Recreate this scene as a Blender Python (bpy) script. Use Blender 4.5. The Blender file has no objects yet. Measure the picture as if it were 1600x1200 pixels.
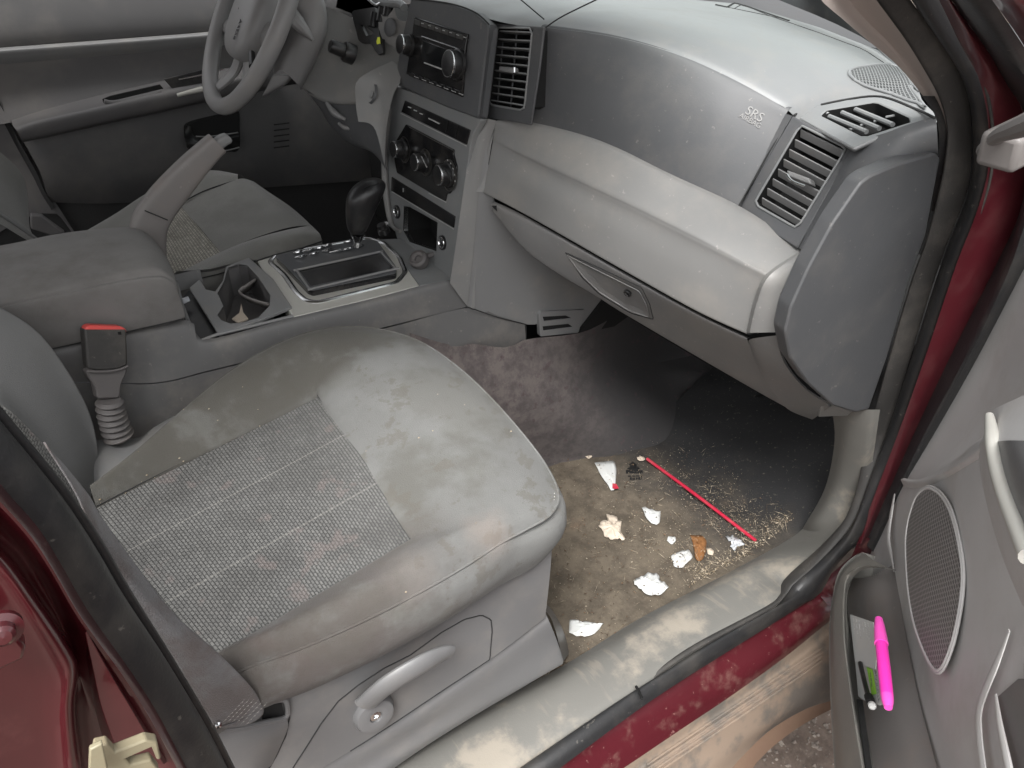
import bpy, bmesh, math, random
from mathutils import Vector, Matrix
random.seed(7)
scene = bpy.context.scene
COL = scene.collection
PI = math.pi
# ------------------------------------------------------------------ camera
CP = Vector((0.0, -1.19, 1.10))                 # phone held at the open passenger door
FPX, PITCH, HEAD = 1146.0, math.radians(34.5), math.radians(57.7)
FW = Vector((math.cos(HEAD) * math.cos(PITCH), math.sin(HEAD) * math.cos(PITCH), -math.sin(PITCH)))
RT = Vector((math.sin(HEAD), -math.cos(HEAD), 0))
UP = RT.cross(FW)
cd = bpy.data.cameras.new('camera'); cam = bpy.data.objects.new('camera', cd); COL.objects.link(cam)
cd.sensor_width = 36.0; cd.lens = FPX / 1600 * 36; cd.clip_start = 0.02; cd.clip_end = 500
cam.matrix_world = Matrix.Translation(CP) @ Matrix((RT, UP, -FW)).transposed().to_4x4()
scene.camera = cam
# ------------------------------------------------------------------ sky, sun, exposure
w = bpy.data.worlds.new('World'); scene.world = w; w.use_nodes = True
nt = w.node_tree; bg = nt.nodes['Background']
sky = nt.nodes.new('ShaderNodeTexSky'); sky.sky_type = 'NISHITA'; sky.sun_disc = False
SUN_EL, SUN_AZ = math.radians(58), math.radians(-138)      # azimuth measured from +X (car forward) towards +Y
sky.sun_elevation = SUN_EL; sky.sun_rotation = PI / 2 - SUN_AZ; sky.dust_density = 4.0; sky.ozone_density = 1.0
hs = nt.nodes.new('ShaderNodeHueSaturation'); hs.inputs['Saturation'].default_value = 0.07
nt.links.new(sky.outputs[0], hs.inputs['Color']); nt.links.new(hs.outputs[0], bg.inputs[0])
bg.inputs[1].default_value = 0.15
ld = bpy.data.lights.new('sun', 'SUN'); ld.energy = 2.0; ld.angle = math.radians(22); ld.color = (1, .985, .965)
lo = bpy.data.objects.new('sun', ld); COL.objects.link(lo)
sd = Vector((math.cos(SUN_EL) * math.cos(SUN_AZ), math.cos(SUN_EL) * math.sin(SUN_AZ), math.sin(SUN_EL)))
lo.rotation_euler = (-sd).to_track_quat('-Z', 'Y').to_euler()
scene.view_settings.view_transform = 'Standard'; scene.view_settings.look = 'None'
scene.view_settings.exposure = 1.08; scene.view_settings.gamma = 1.0
scene.cycles.max_bounces = 8; scene.cycles.diffuse_bounces = 5

# ------------------------------------------------------------------ tracing helpers
TH = math.radians(39.5)                          # the open passenger door
DD = Vector((math.cos(TH), math.sin(TH), 0)); DN = Vector((-math.sin(TH), math.cos(TH), 0)); DH = Vector((.98, -.86, 0))
def plane2(x1, z1, x2, z2):                      # plane that contains the Y direction and two (x, z) points
    d = Vector((x2 - x1, 0, z2 - z1)); n = d.cross(Vector((0, 1, 0))).normalized()
    if n.dot(CP - Vector((x1, 0, z1))) < 0: n = -n
    return (n, Vector((x1, 0, z1)))
def A(x, y, ax, v=0):
    """the place on a known plane of the car that the photograph shows at pixel x, y"""
    r = ((x - 800) * RT - (y - 600) * UP + FPX * FW) / FPX
    if isinstance(ax, tuple): n, p = ax; p = p + n * v
    elif ax == 'D': n, p = DN, DH + DN * v
    else: n = Vector([1.0 if c == ax else 0.0 for c in 'XYZ']); p = n * v
    return CP + r * (n.dot(p - CP) / n.dot(r))
def crv(pts):
    """pixel polyline -> 3D polyline; points without a plane take inverse depth between their neighbours"""
    if isinstance(pts[0], Vector): return pts
    out = [None] * len(pts); inv = [None] * len(pts); acc = [0.0]
    for i in range(1, len(pts)):
        acc.append(acc[-1] + math.hypot(pts[i][0] - pts[i-1][0], pts[i][1] - pts[i-1][1]) + 1e-6)
    for i, p in enumerate(pts):
        if len(p) > 2: out[i] = A(*p); inv[i] = 1.0 / (out[i] - CP).dot(FW)
    known = [i for i in range(len(pts)) if inv[i] is not None]
    for i, p in enumerate(pts):
        if inv[i] is None:
            a = max([k for k in known if k < i], default=None); b = min([k for k in known if k > i], default=None)
            if a is None: v = inv[b]
            elif b is None: v = inv[a]
            else:
                t = (acc[i] - acc[a]) / (acc[b] - acc[a]); v = inv[a] * (1 - t) + inv[b] * t
            r = ((p[0] - 800) * RT - (p[1] - 600) * UP + FPX * FW) / FPX
            out[i] = CP + r / v
    return out
def cr(a, b, c, d, t):
    return 0.5 * ((2 * b) + (c - a) * t + (2 * a - 5 * b + 4 * c - d) * t * t + (3 * b - a - 3 * c + d) * t ** 3)
def resample(P, n, lin=False, even=True, closed=False):
    if closed: P = list(P) + [P[0]]
    m = len(P); fine = []
    K = 1 if lin else 10
    for i in range(m - 1):
        if closed: a, d = P[i-1] if i else P[m-2], P[i+2] if i + 2 < m else P[1]
        else: a, d = P[max(i-1, 0)], P[min(i+2, m-1)]
        for k in range(K):
            t = k / K
            fine.append(P[i].lerp(P[i+1], t) if lin else cr(a, P[i], P[i+1], d, t))
    fine.append(P[-1].copy())
    acc = [0.0]
    for i in range(1, len(fine)): acc.append(acc[-1] + (fine[i] - fine[i-1]).length + 1e-9)
    N = n if not closed else n + 1
    out = []; j = 0
    for k in range(N):
        s = acc[-1] * k / (N - 1)
        if not even: 
            f = k / (N - 1) * (len(fine) - 1); j0 = min(int(f), len(fine) - 2); out.append(fine[j0].lerp(fine[j0+1], f - j0)); continue
        while j < len(fine) - 2 and acc[j+1] < s: j += 1
        out.append(fine[j].lerp(fine[j+1], (s - acc[j]) / (acc[j+1] - acc[j])))
    return out[:-1] if closed else out

# ------------------------------------------------------------------ object helpers
def thing(name, label, cat, loc=(0, 0, 0), group=None):
    o = bpy.data.objects.new(name, None); COL.objects.link(o); o.location = loc; o.empty_display_size = .05
    o['label'] = label; o['category'] = cat
    if group: o['group'] = group
    return o
ORG = {}
def link(name, me, m, parent=None, label=None, kind=None, cat=None, group=None, sharp=35, org=None):
    """mesh given in world coordinates, stored about its own centre"""
    n = len(me.vertices)
    if org is None:
        lo_ = [min(v.co[i] for v in me.vertices) for i in range(3)]; hi = [max(v.co[i] for v in me.vertices) for i in range(3)]
        org = Vector(((lo_[0] + hi[0]) / 2, (lo_[1] + hi[1]) / 2, lo_[2]))
    me.transform(Matrix.Translation(-org))
    for p in me.polygons: p.use_smooth = True
    try: me.set_sharp_from_angle(angle=math.radians(sharp))
    except Exception: pass
    if m: me.materials.append(m)
    o = bpy.data.objects.new(name, me); COL.objects.link(o)
    if parent is not None:
        o.parent = parent; o.location = org - ORG.get(parent.name, Vector(parent.location))
    else: o.location = org
    ORG[o.name] = org.copy()
    if label: o['label'] = label
    if kind: o['kind'] = kind
    if cat: o['category'] = cat
    if group: o['group'] = group
    return o
def newmesh(name, verts, faces, uvs=None):
    me = bpy.data.meshes.new(name); me.from_pydata([tuple(v) for v in verts], [], faces)
    if uvs:
        l = me.uv_layers.new(name='UVMap')
        for p in me.polygons:
            for li in p.loop_indices: l.data[li].uv = uvs[me.loops[li].vertex_index]
    me.update(); return me
def mods(o, thick=0, bevel=0, seg=2, off=-1, subsurf=0):
    if subsurf: s = o.modifiers.new('sub', 'SUBSURF'); s.levels = s.render_levels = subsurf
    if thick: s = o.modifiers.new('solid', 'SOLIDIFY'); s.thickness = thick; s.offset = off
    if bevel:
        b = o.modifiers.new('bevel', 'BEVEL'); b.width = bevel; b.segments = seg; b.limit_method = 'ANGLE'; b.angle_limit = math.radians(40)
        b.harden_normals = False
    return o
def surf(name, m, rows, parent=None, nu=20, nv=None, linu=False, linv=False, thick=0, bevel=0, flip=False, dent=None, closed=False, sharp=35, **kw):
    R = [resample(crv(r), nu, lin=linu, closed=closed) for r in rows]
    if nv is None: nv = 1 + (len(R) - 1) * (1 if linv else 5)
    cols = [resample([R[j][i] for j in range(len(R))], nv, lin=linv, even=False) for i in range(nu)]
    V = []; UV = []
    for j in range(nv):
        u = 0
        for i in range(nu):
            if i: u += (cols[i][nv//2] - cols[i-1][nv//2]).length
            V.append(cols[i][j]); UV.append((u, 0))
    vv = [0.0] * nv
    for j in range(1, nv): vv[j] = vv[j-1] + (cols[nu//2][j] - cols[nu//2][j-1]).length
    UV = [(UV[j * nu + i][0], vv[j]) for j in range(nv) for i in range(nu)]
    F = []
    for j in range(nv - 1):
        for i in range(nu if closed else nu - 1):
            a, b = j * nu + i, j * nu + (i + 1) % nu
            F.append((a, b, b + nu, a + nu) if not flip else (a, a + nu, b + nu, b))
    if dent: V = [dent(v, UV[k]) for k, v in enumerate(V)]
    me = newmesh(name, V, F, UV)
    # face normals towards the open side (the camera's side of the car)
    s = sum((p.normal.dot(CP - p.center)) * p.area for p in me.polygons)
    if s < 0: me.flip_normals()
    o = link(name, me, m, parent, sharp=sharp, **kw)
    return mods(o, thick, bevel)
def norm_of(P):
    n = Vector((0, 0, 0)); c = sum(P, Vector()) / len(P)
    for i in range(len(P)): n += (P[i] - c).cross(P[(i + 1) % len(P)] - c)
    n.normalize()
    if n.dot(CP - c) < 0: n = -n
    return n
def rnd(P, r, k=4):
    """round the corners of a closed 3D polygon"""
    out = []; n = len(P)
    for i in range(n):
        a, b, c = P[i-1], P[i], P[(i+1) % n]
        d1 = (a - b); d2 = (c - b); l1 = min(r, d1.length * .45); l2 = min(r, d2.length * .45)
        p, q = b + d1.normalized() * l1, b + d2.normalized() * l2
        for j in range(k + 1):
            t = j / k; out.append((1-t)**2 * p + 2*t*(1-t) * b + t*t * q)
    return out
def slab(name, m, outline, parent=None, thick=.004, bevel=.001, holes=(), r=0, out=0.0, sharp=35, nrm=None, **kw):
    """a plate: outline (and holes) in 3D, thickness going away from the viewer"""
    P = crv(outline)
    n = nrm if nrm is not None else norm_of(P)
    if r: P = rnd(P, r)
    P = [p + n * out for p in P]
    H = [[q + n * out for q in crv(h)] for h in holes]
    bm = bmesh.new(); E = []
    for L in [P] + H:
        vs = [bm.verts.new(p) for p in L]
        for i in range(len(vs)): E.append(bm.edges.new((vs[i], vs[(i+1) % len(vs)])))
    if not H: bm.faces.new(list(bm.verts))
    else: bmesh.ops.triangle_fill(bm, use_beauty=True, use_dissolve=False, edges=E, normal=n)
    for f in bm.faces:
        f.normal_update()
        if f.normal.dot(n) < 0: f.normal_flip()
    g = bmesh.ops.extrude_face_region(bm, geom=list(bm.faces)[:])
    nv = [e for e in g['geom'] if isinstance(e, bmesh.types.BMVert)]
    for v in nv: v.co -= n * thick      # extruded copy goes back
    bmesh.ops.recalc_face_normals(bm, faces=bm.faces[:])
    me = bpy.data.meshes.new(name); bm.to_mesh(me); bm.free()
    o = link(name, me, m, parent, sharp=sharp, **kw)
    return mods(o, 0, bevel)
def rail(name, m, path, r, parent=None, n=None, seg=10, closed=False, lin=False, caps=True, flat=1.0, updir=None, **kw):
    """tube along a path; r a number or a list of radii; flat squeezes it along updir"""
    P0 = crv(path); n = n or max(8, len(P0) * 4)
    P = resample(P0, n, lin=lin, closed=closed)
    m0 = len(P); V = []; F = []
    up = updir
    prev = None
    for i, p in enumerate(P):
        t = (P[(i+1) % m0] - P[i-1]) if closed else (P[min(i+1, m0-1)] - P[max(i-1, 0)])
        t.normalize()
        if up is not None: a = up - t * up.dot(t)
        elif prev is not None: a = prev - t * prev.dot(t)
        else: a = Vector((0, 0, 1)) - t * t.z if abs(t.z) < .9 else Vector((0, 1, 0)) - t * t.y
        a.normalize(); b = t.cross(a); prev = a
        if isinstance(r, (int, float)): rr = r
        else:
            f = i / (m0 - 1) * (len(r) - 1); k = min(int(f), len(r) - 2); rr = r[k] + (r[k+1] - r[k]) * (f - k)
        for k in range(seg):
            an = 2 * PI * k / seg; V.append(p + a * (math.cos(an) * rr * flat) + b * (math.sin(an) * rr))
    for i in range(m0 if closed else m0 - 1):
        for k in range(seg):
            i2 = (i + 1) % m0; F.append((i*seg+k, i*seg+(k+1) % seg, i2*seg+(k+1) % seg, i2*seg+k))
    if caps and not closed: F.append(tuple(range(seg))[::-1]); F.append(tuple((m0-1)*seg + k for k in range(seg)))
    me = newmesh(name, V, F)
    bm = bmesh.new(); bm.from_mesh(me); bmesh.ops.recalc_face_normals(bm, faces=bm.faces[:]); bm.to_mesh(me); bm.free()
    return link(name, me, m, parent, **kw)
def lathe(name, m, prof, org, axis, parent=None, seg=28, sx=1.0, xdir=None, **kw):
    """prof = [(radius, height)] turned about axis at org"""
    z = axis.normalized(); x = xdir or (Vector((0, 0, 1)) if abs(z.z) < .9 else Vector((1, 0, 0)))
    x = (x - z * x.dot(z)).normalized(); y = z.cross(x); V = []; F = []
    for r_, h in prof:
        for k in range(seg):
            a = 2 * PI * k / seg; V.append(org + x * (math.cos(a) * r_) + y * (math.sin(a) * r_ * sx) + z * h)
    for i in range(len(prof) - 1):
        for k in range(seg): F.append((i*seg+k, i*seg+(k+1) % seg, (i+1)*seg+(k+1) % seg, (i+1)*seg+k))
    if prof[-1][0] > 1e-5: F.append(tuple((len(prof)-1)*seg + k for k in range(seg)))
    me = newmesh(name, V, F)
    return link(name, me, m, parent, **kw)
def box(name, m, c, ux, uy, uz, parent=None, bevel=.002, seg=2, **kw):
    """c centre, ux/uy/uz half extents as vectors"""
    V = [c + ux*i + uy*j + uz*k for i in (-1, 1) for j in (-1, 1) for k in (-1, 1)]
    F = [(0,1,3,2),(4,6,7,5),(0,4,5,1),(2,3,7,6),(0,2,6,4),(1,5,7,3)]
    me = newmesh(name, V, F)
    bm = bmesh.new(); bm.from_mesh(me); bmesh.ops.recalc_face_normals(bm, faces=bm.faces[:]); bm.to_mesh(me); bm.free()
    return mods(link(name, me, m, parent, **kw), 0, bevel, seg)
def X3(*a): return Vector(a)
def txt(name, m, s, loc, right, up, size, parent, ext=.0003, **kw):
    c = bpy.data.curves.new(name, 'FONT'); c.body = s; c.size = size; c.extrude = ext; c.align_x = 'CENTER'; c.align_y = 'CENTER'
    o = bpy.data.objects.new('tmp', c); COL.objects.link(o)
    dg = bpy.context.evaluated_depsgraph_get(); me = bpy.data.meshes.new_from_object(o.evaluated_get(dg))
    bpy.data.objects.remove(o)
    r = right.normalized(); u = (up - r * up.dot(r)).normalized(); n = r.cross(u)
    me.transform(Matrix.Translation(loc) @ Matrix((r, u, n)).transposed().to_4x4()); me.name = name
    return link(name, me, m, parent, sharp=30, **kw)

from mathutils.bvhtree import BVHTree
def onto(o, x, y, lift=.001):
    """where the photograph's pixel x, y lands on a surface already built, lifted a little off it"""
    if '_bvh' not in BV.get(o.name, {}):
        BV[o.name] = {'_bvh': BVHTree.FromPolygons([v.co + ORG[o.name] for v in o.data.vertices], [tuple(p.vertices) for p in o.data.polygons])}
    r = ((x - 800) * RT - (y - 600) * UP + FPX * FW).normalized()
    h, n, i, d = BV[o.name]['_bvh'].ray_cast(CP, r)
    if h is None:
        h, n, i, d = BV[o.name]['_bvh'].find_nearest(CP + r * (ORG[o.name] - CP).length)
    if n.dot(CP - h) < 0: n = -n
    return h + n * lift
BV = {}
def lay(o, pts, lift=.001, k=5):
    """a pixel polyline laid over a surface"""
    out = []
    for (a, b), (c, d) in zip(pts, pts[1:]):
        for j in range(k): out.append(onto(o, a + (c - a) * j / k, b + (d - b) * j / k, lift))
    return out + [onto(o, *pts[-1], lift)]

# ------------------------------------------------------------------ materials
def mat(name, col, rough=.5, bump=0.0, bscale=400, dirt=None, damt=.5, dscale=6, dlo=.45, dhi=.7, metal=0, coat=0, spec=.5, sheen=0, var=.0, vscale=3, speck=None, specks=0.00, droughness=.9):
    m = bpy.data.materials.new(name); m.use_nodes = True; t = m.node_tree; N = t.nodes; L = t.links
    b = N['Principled BSDF']; b.inputs['Base Color'].default_value = (*col, 1); b.inputs['Roughness'].default_value = rough
    b.inputs['Metallic'].default_value = metal; b.inputs['Coat Weight'].default_value = coat; b.inputs['Coat Roughness'].default_value = .08
    b.inputs['Specular IOR Level'].default_value = spec; b.inputs['Sheen Weight'].default_value = sheen
    tc = N.new('ShaderNodeTexCoord'); gm = N.new('ShaderNodeNewGeometry'); P = gm.outputs['Position']
    cur = None
    def rgb(c): n = N.new('ShaderNodeRGB'); n.outputs[0].default_value = (*c, 1); return n.outputs[0]
    def noise(s, d=5, r=.6, v=P):
        n = N.new('ShaderNodeTexNoise'); n.inputs['Scale'].default_value = s; n.inputs['Detail'].default_value = d; n.inputs['Roughness'].default_value = r; L.new(v, n.inputs['Vector']); return n.outputs['Fac']
    def ramp(f, a, b_, inv=False):
        n = N.new('ShaderNodeMapRange'); n.interpolation_type = 'SMOOTHSTEP'; L.new(f, n.inputs[0]); n.inputs[1].default_value = a; n.inputs[2].default_value = b_
        if inv: n.inputs[3].default_value = 1; n.inputs[4].default_value = 0
        return n.outputs[0]
    def mix(f, a, b_, mode='MIX'):
        n = N.new('ShaderNodeMix'); n.data_type = 'RGBA'; n.blend_type = mode
        if isinstance(f, float): n.inputs[0].default_value = f
        else: L.new(f, n.inputs[0])
        L.new(a, n.inputs[6]); L.new(b_, n.inputs[7]); return n.outputs[2]
    def mul(a, k):
        n = N.new('ShaderNodeMath'); n.operation = 'MULTIPLY'; L.new(a, n.inputs[0])
        if isinstance(k, (int, float)): n.inputs[1].default_value = k
        else: L.new(k, n.inputs[1])
        return n.outputs[0]
    cur = rgb(col)
    if var:
        v = ramp(noise(vscale, 4), .3, .7); cur = mix(v, mix(1.0, cur, rgb((1 - var,) * 3), 'MULTIPLY'), mix(1.0, cur, rgb((1 + var,) * 3), 'MULTIPLY'))
    if dirt:
        f = mul(ramp(noise(dscale, 8, .65), dlo, dhi), damt); cur = mix(f, cur, rgb(dirt))
        r_ = N.new('ShaderNodeMapRange'); L.new(f, r_.inputs[0]); r_.inputs[3].default_value = rough; r_.inputs[4].default_value = droughness; L.new(r_.outputs[0], b.inputs['Roughness'])
        if coat:
            q = N.new('ShaderNodeMapRange'); L.new(f, q.inputs[0]); q.inputs[3].default_value = coat; q.inputs[4].default_value = 0; q.inputs[2].default_value = max(.2, damt); L.new(q.outputs[0], b.inputs['Coat Weight'])
    if speck:
        f = mul(ramp(noise(90, 3, .7), .66, .72), specks); cur = mix(f, cur, rgb(speck))
    L.new(cur, b.inputs['Base Color'])
    if bump:
        bn = N.new('ShaderNodeBump'); bn.inputs['Strength'].default_value = bump; bn.inputs['Distance'].default_value = .001
        L.new(noise(bscale, 3), bn.inputs['Height']); L.new(bn.outputs[0], b.inputs['Normal'])
    m['_'] = 1
    m_api[name] = (N, L, b, noise, ramp, mix, mul, rgb, cur, P, tc)
    return m
m_api = {}
DUST = (.36, .32, .27); MUD = (.23, .165, .10)
M = {}
M['slate'] = mat('slate_plastic', (.078, .080, .084), .50, .13, 380, DUST, .07, 14, var=.04, speck=(.45, .42, .38), specks=0.16)
M['slate_top'] = mat('dash_top_plastic', (.20, .206, .208), .36, .13, 380, DUST, .12, 20, var=.05, speck=(.4, .38, .35), specks=0.14)  # paler copy of the slate plastic, sky glare on the top painted in
M['grey'] = mat('grey_plastic', (.20, .20, .20), .46, .13, 380, DUST, .22, 10, var=.05, speck=(.5, .46, .4), specks=0.16)
M['warm'] = mat('warm_grey_plastic', (.185, .172, .165), .5, .13, 380, (.26, .20, .165), .35, 7, var=.06, speck=(.5, .46, .4), specks=0.16)
M['door'] = mat('door_plastic', (.50, .49, .482), .5, .13, 380, (.30, .25, .21), .25, 8, var=.06, speck=(.5, .46, .4), specks=0.18)
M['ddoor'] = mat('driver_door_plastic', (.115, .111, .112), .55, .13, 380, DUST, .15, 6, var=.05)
M['console'] = mat('console_plastic', (.118, .116, .115), .5, .13, 380, DUST, .2, 12, var=.05, speck=(.5, .46, .4), specks=0.14)
M['shield'] = mat('seat_shield_plastic', (.150, .149, .150), .40, .13, 380, DUST, .18, 9, var=.04)
M['trimsill'] = mat('sill_trim_plastic', (.155, .151, .138), .62, .3, 500, (.32, .285, .235), .85, 7, dlo=.50, dhi=.64, var=.10)
N, L, b, noise, ramp, mix, mul, rgb, cur, P, tc = m_api['sill_trim_plastic']
vm = N.new('ShaderNodeVectorMath'); vm.operation = 'MULTIPLY'; L.new(P, vm.inputs[0]); vm.inputs[1].default_value = (95, 14, 14)
old = b.inputs['Base Color'].links[0].from_socket
L.new(mix(mul(mul(ramp(noise(1, 4, .6, vm.outputs[0]), .54, .66), ramp(noise(5, 3), .48, .60)), .5), old, rgb((.27, .24, .20))), b.inputs['Base Color'])
M['pocket'] = mat('map_pocket_plastic', (.21, .205, .188), .55, .3, 500, DUST, .3, 12, var=.08)
M['boot'] = mat('buckle_boot_plastic', (.105, .097, .095), .6, .2, 400, DUST, .2, 20)
M['footwell'] = mat('dark_footwell_carpet', (.040, .039, .039), .95, .6, 300)
M['black'] = mat('black_plastic', (.012, .012, .013), .35, .1, 500, DUST, .06, 30)
M['gloss'] = mat('gloss_black_panel', (.008, .008, .009), .18, 0, 500, DUST, .05, 40)
M['screen'] = mat('display_glass', (.012, .013, .014), .08)
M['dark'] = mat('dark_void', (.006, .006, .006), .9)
M['rubber'] = mat('black_rubber', (.022, .022, .023), .42, .3, 300, DUST, .07, 16, var=.1, speck=(.5, .46, .4), specks=0.14)
M['rubber2'] = mat('worn_rubber', (.040, .038, .036), .6, .4, 300, DUST, .12, 12, var=.15, speck=(.5, .46, .4), specks=0.14)
M['chrome'] = mat('chrome', (.75, .76, .77), .16, 0, 10, DUST, .15, 40, metal=1)
M['satin'] = mat('satin_silver', (.52, .51, .47), .30, .1, 500, DUST, .15, 15, metal=.2)
M['paint'] = mat('dark_red_paint', (.062, .008, .011), .28, 0, 10, (.26, .12, .11), .35, 9, coat=.8, dlo=.52, dhi=.75, var=.1)
M['paint2'] = mat('dusty_red_sill_paint', (.078, .011, .016), .32, .3, 120, (.30, .20, .16), .25, 22, coat=.6, dlo=.50, dhi=.68, var=.1, speck=(.55, .35, .3), specks=0.27)
M['paint3'] = mat('plain_red_paint', (.080, .011, .016), .34, 0, 10, (.22, .12, .11), .12, 22, coat=.5, var=.06)
M['cladding'] = mat('muddy_cladding', (.14, .122, .105), .7, .4, 200, (.26, .195, .145), .9, 9, dlo=.42, dhi=.56)
M['clay'] = mat('clay_mud', (.20, .125, .085), .85, .5, 120, (.22, .15, .10), .6, 18)
M['beige'] = mat('beige_trim', (.33, .285, .26), .75, .2, 900, DUST, .1, 8)
M['cream'] = mat('cream_plastic', (.27, .24, .16), .45, .1, 400, MUD, .35, 30)
M['carpet'] = mat('footwell_shade_carpet', (.046, .044, .045), .95, 1.0, 500)
N, L, b, noise, ramp, mix, mul, rgb, cur, P, tc = m_api['footwell_shade_carpet']
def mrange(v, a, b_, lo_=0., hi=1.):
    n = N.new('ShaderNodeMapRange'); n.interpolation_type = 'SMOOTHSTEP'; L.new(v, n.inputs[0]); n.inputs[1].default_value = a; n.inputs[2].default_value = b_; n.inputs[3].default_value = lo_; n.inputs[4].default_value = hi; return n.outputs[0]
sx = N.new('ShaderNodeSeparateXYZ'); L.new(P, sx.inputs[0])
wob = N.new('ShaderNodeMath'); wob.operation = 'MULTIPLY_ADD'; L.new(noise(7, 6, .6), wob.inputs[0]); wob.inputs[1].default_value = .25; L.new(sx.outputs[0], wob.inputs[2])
shade_fade = mrange(wob.outputs[0], 1.08, .74)  # footwell shade painted into the carpet: colour fades to dark going forward
c = mix(mul(shade_fade, .92), cur, mix(ramp(noise(30, 8, .75), .38, .62), rgb((.095, .080, .079)), rgb((.165, .140, .132))))
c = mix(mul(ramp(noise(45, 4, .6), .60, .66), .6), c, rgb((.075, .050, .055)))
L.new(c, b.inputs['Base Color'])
M['leather'] = mat('steering_grey', (.24, .235, .235), .42, .2, 500, DUST, .15, 12, var=.05)
M['belt'] = mat('belt_webbing', (.135, .132, .135), .75, 1.0, 700, (.085, .062, .055), .7, 9, dlo=.48, dhi=.64, sheen=.2)
M['stitch'] = mat('pale_thread', (.62, .60, .56), .8)
M['red'] = mat('red_release_plastic', (.72, .09, .08), .38)
M['pink'] = mat('pink_highlighter_plastic', (.90, .045, .46), .3)
M['pink2'] = mat('pink_cap_plastic', (.92, .10, .52), .28)
M['white'] = mat('white_paper', (.56, .57, .56), .8, .3, 60, (.6, .55, .48), .2, 30)
M['cream_paper'] = mat('cream_paper', (.56, .48, .39), .8, .3, 60, (.5, .40, .3), .3, 30)
M['ink'] = mat('grey_ink', (.10, .10, .11), .7)
M['print'] = mat('black_print', (.004, .004, .004), .7)
M['green'] = mat('green_ink', (.28, .62, .05), .6)
M['straw'] = mat('red_straw_plastic', (.46, .020, .05), .35, dirt=(.5, .3, .25), damt=.25, dscale=30)
M['leaf'] = mat('brown_leaf', (.22, .095, .03), .8, .5, 200, (.14, .06, .02), .7, 60)
M['wrap'] = mat('crinkled_clear_wrapper', (.7, .72, .75), .2, metal=.4)
M['yellow'] = mat('yellow_tag', (.75, .80, .05), .5)
M['bare'] = mat('letter_grey', (.50, .50, .49), .5)
M['glovebox'] = mat('glovebox_grey', (.15, .148, .146), .45, .13, 380, DUST, .15, 10, var=.05, speck=(.6, .56, .5), specks=.15)  # bolster plastic made darker, shade of the downward face put into the colour
M['lowtrim'] = mat('shaded_door_trim', (.078, .076, .077), .6, .2, 700, DUST, .12, 6, var=.05)  # darker copy of the driver door plastic, far side shade painted in
M['glovegrey'] = mat('bolster_grey', (.195, .193, .188), .42, .13, 380, DUST, .2, 10, var=.05, speck=(.6, .56, .5), specks=0.18)
M['seam'] = mat('seam_shadow_gap', (.02, .02, .02), .8)
M['roof'] = mat('roof_lining', (.30, .29, .27), .9)

# velour with watery stains
M['velour'] = mat('stained_grey_velour', (.148, .148, .142), .85, .8, 700, None, sheen=.08)
N, L, b, noise, ramp, mix, mul, rgb, cur, P, tc = m_api['stained_grey_velour']
s1 = mul(ramp(noise(9, 9, .62), .44, .58), .3); s2 = mul(ramp(noise(4.2, 7, .6), .50, .60), .6); s3 = mul(ramp(noise(23, 5, .7), .56, .62), .5)
c = mix(s2, cur, rgb((.092, .087, .074))); c = mix(s1, c, rgb((.200, .203, .196))); c = mix(s3, c, rgb((.105, .095, .078)))
# dirt ground in along the inner bolster and the worn rear corner of the outer bolster
sx = N.new('ShaderNodeSeparateXYZ'); L.new(P, sx.inputs[0])
def mrange(v, a, b_, lo_=0., hi=1.):
    n = N.new('ShaderNodeMapRange'); n.interpolation_type = 'SMOOTHSTEP'; L.new(v, n.inputs[0]); n.inputs[1].default_value = a; n.inputs[2].default_value = b_; n.inputs[3].default_value = lo_; n.inputs[4].default_value = hi; return n.outputs[0]
yk = N.new('ShaderNodeMath'); yk.operation = 'MULTIPLY_ADD'; L.new(sx.outputs[0], yk.inputs[0]); yk.inputs[1].default_value = -.24; L.new(sx.outputs[1], yk.inputs[2])
inner = mul(mrange(yk.outputs[0], -.375, -.335), mrange(sx.outputs[0], .50, .30)); inner = mul(mul(inner, mrange(ramp(noise(12, 7), .30, .55), 0, 1, .35, 1)), .9)
c = mix(inner, c, rgb((.070, .065, .055)))
rear = mul(mrange(sx.outputs[1], -.56, -.62), mrange(sx.outputs[0], .34, .10)); rear = mul(mul(rear, ramp(noise(20, 7), .3, .55)), .8)
c = mix(rear, c, rgb((.075, .060, .054)))
def spot(c, at, r0_, r1_, col, k):
    d = N.new('ShaderNodeVectorMath'); d.operation = 'DISTANCE'; L.new(P, d.inputs[0]); d.inputs[1].default_value = at
    a_ = N.new('ShaderNodeMath'); a_.operation = 'MULTIPLY_ADD'; L.new(noise(22, 6, .65), a_.inputs[0]); a_.inputs[1].default_value = r1_ * 1.3; L.new(d.outputs['Value'], a_.inputs[2])
    return mix(mul(mrange(a_.outputs[0], r1_ * 1.5, r0_ + r1_ * .5), k), c, rgb(col))
c = spot(c, tuple(A(760, 838, 'Z', .46)), .01, .055, (.25, .205, .175), .38)
c = spot(c, tuple(A(640, 905, 'Z', .46)), .01, .045, (.22, .19, .165), .3)
c = spot(c, tuple(A(440, 1005, 'Z', .47)), .01, .07, (.085, .068, .060), .8)
c = spot(c, tuple(A(690, 640, 'Z', .49)), .01, .05, (.135, .130, .122), .3)
c = spot(c, tuple(A(590, 610, 'Z', .49)), .01, .05, (.120, .116, .110), .3)
c = mix(mul(ramp(noise(3.1, 8, .62), .53, .57), .35), c, rgb((.085, .080, .068)))
L.new(c, b.inputs['Base Color'])
M['velour2'] = mat('driver_velour', (.150, .147, .136), .85, .6, 900, (.085, .08, .07), .5, 7, sheen=.3, var=.12, vscale=6)
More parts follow.
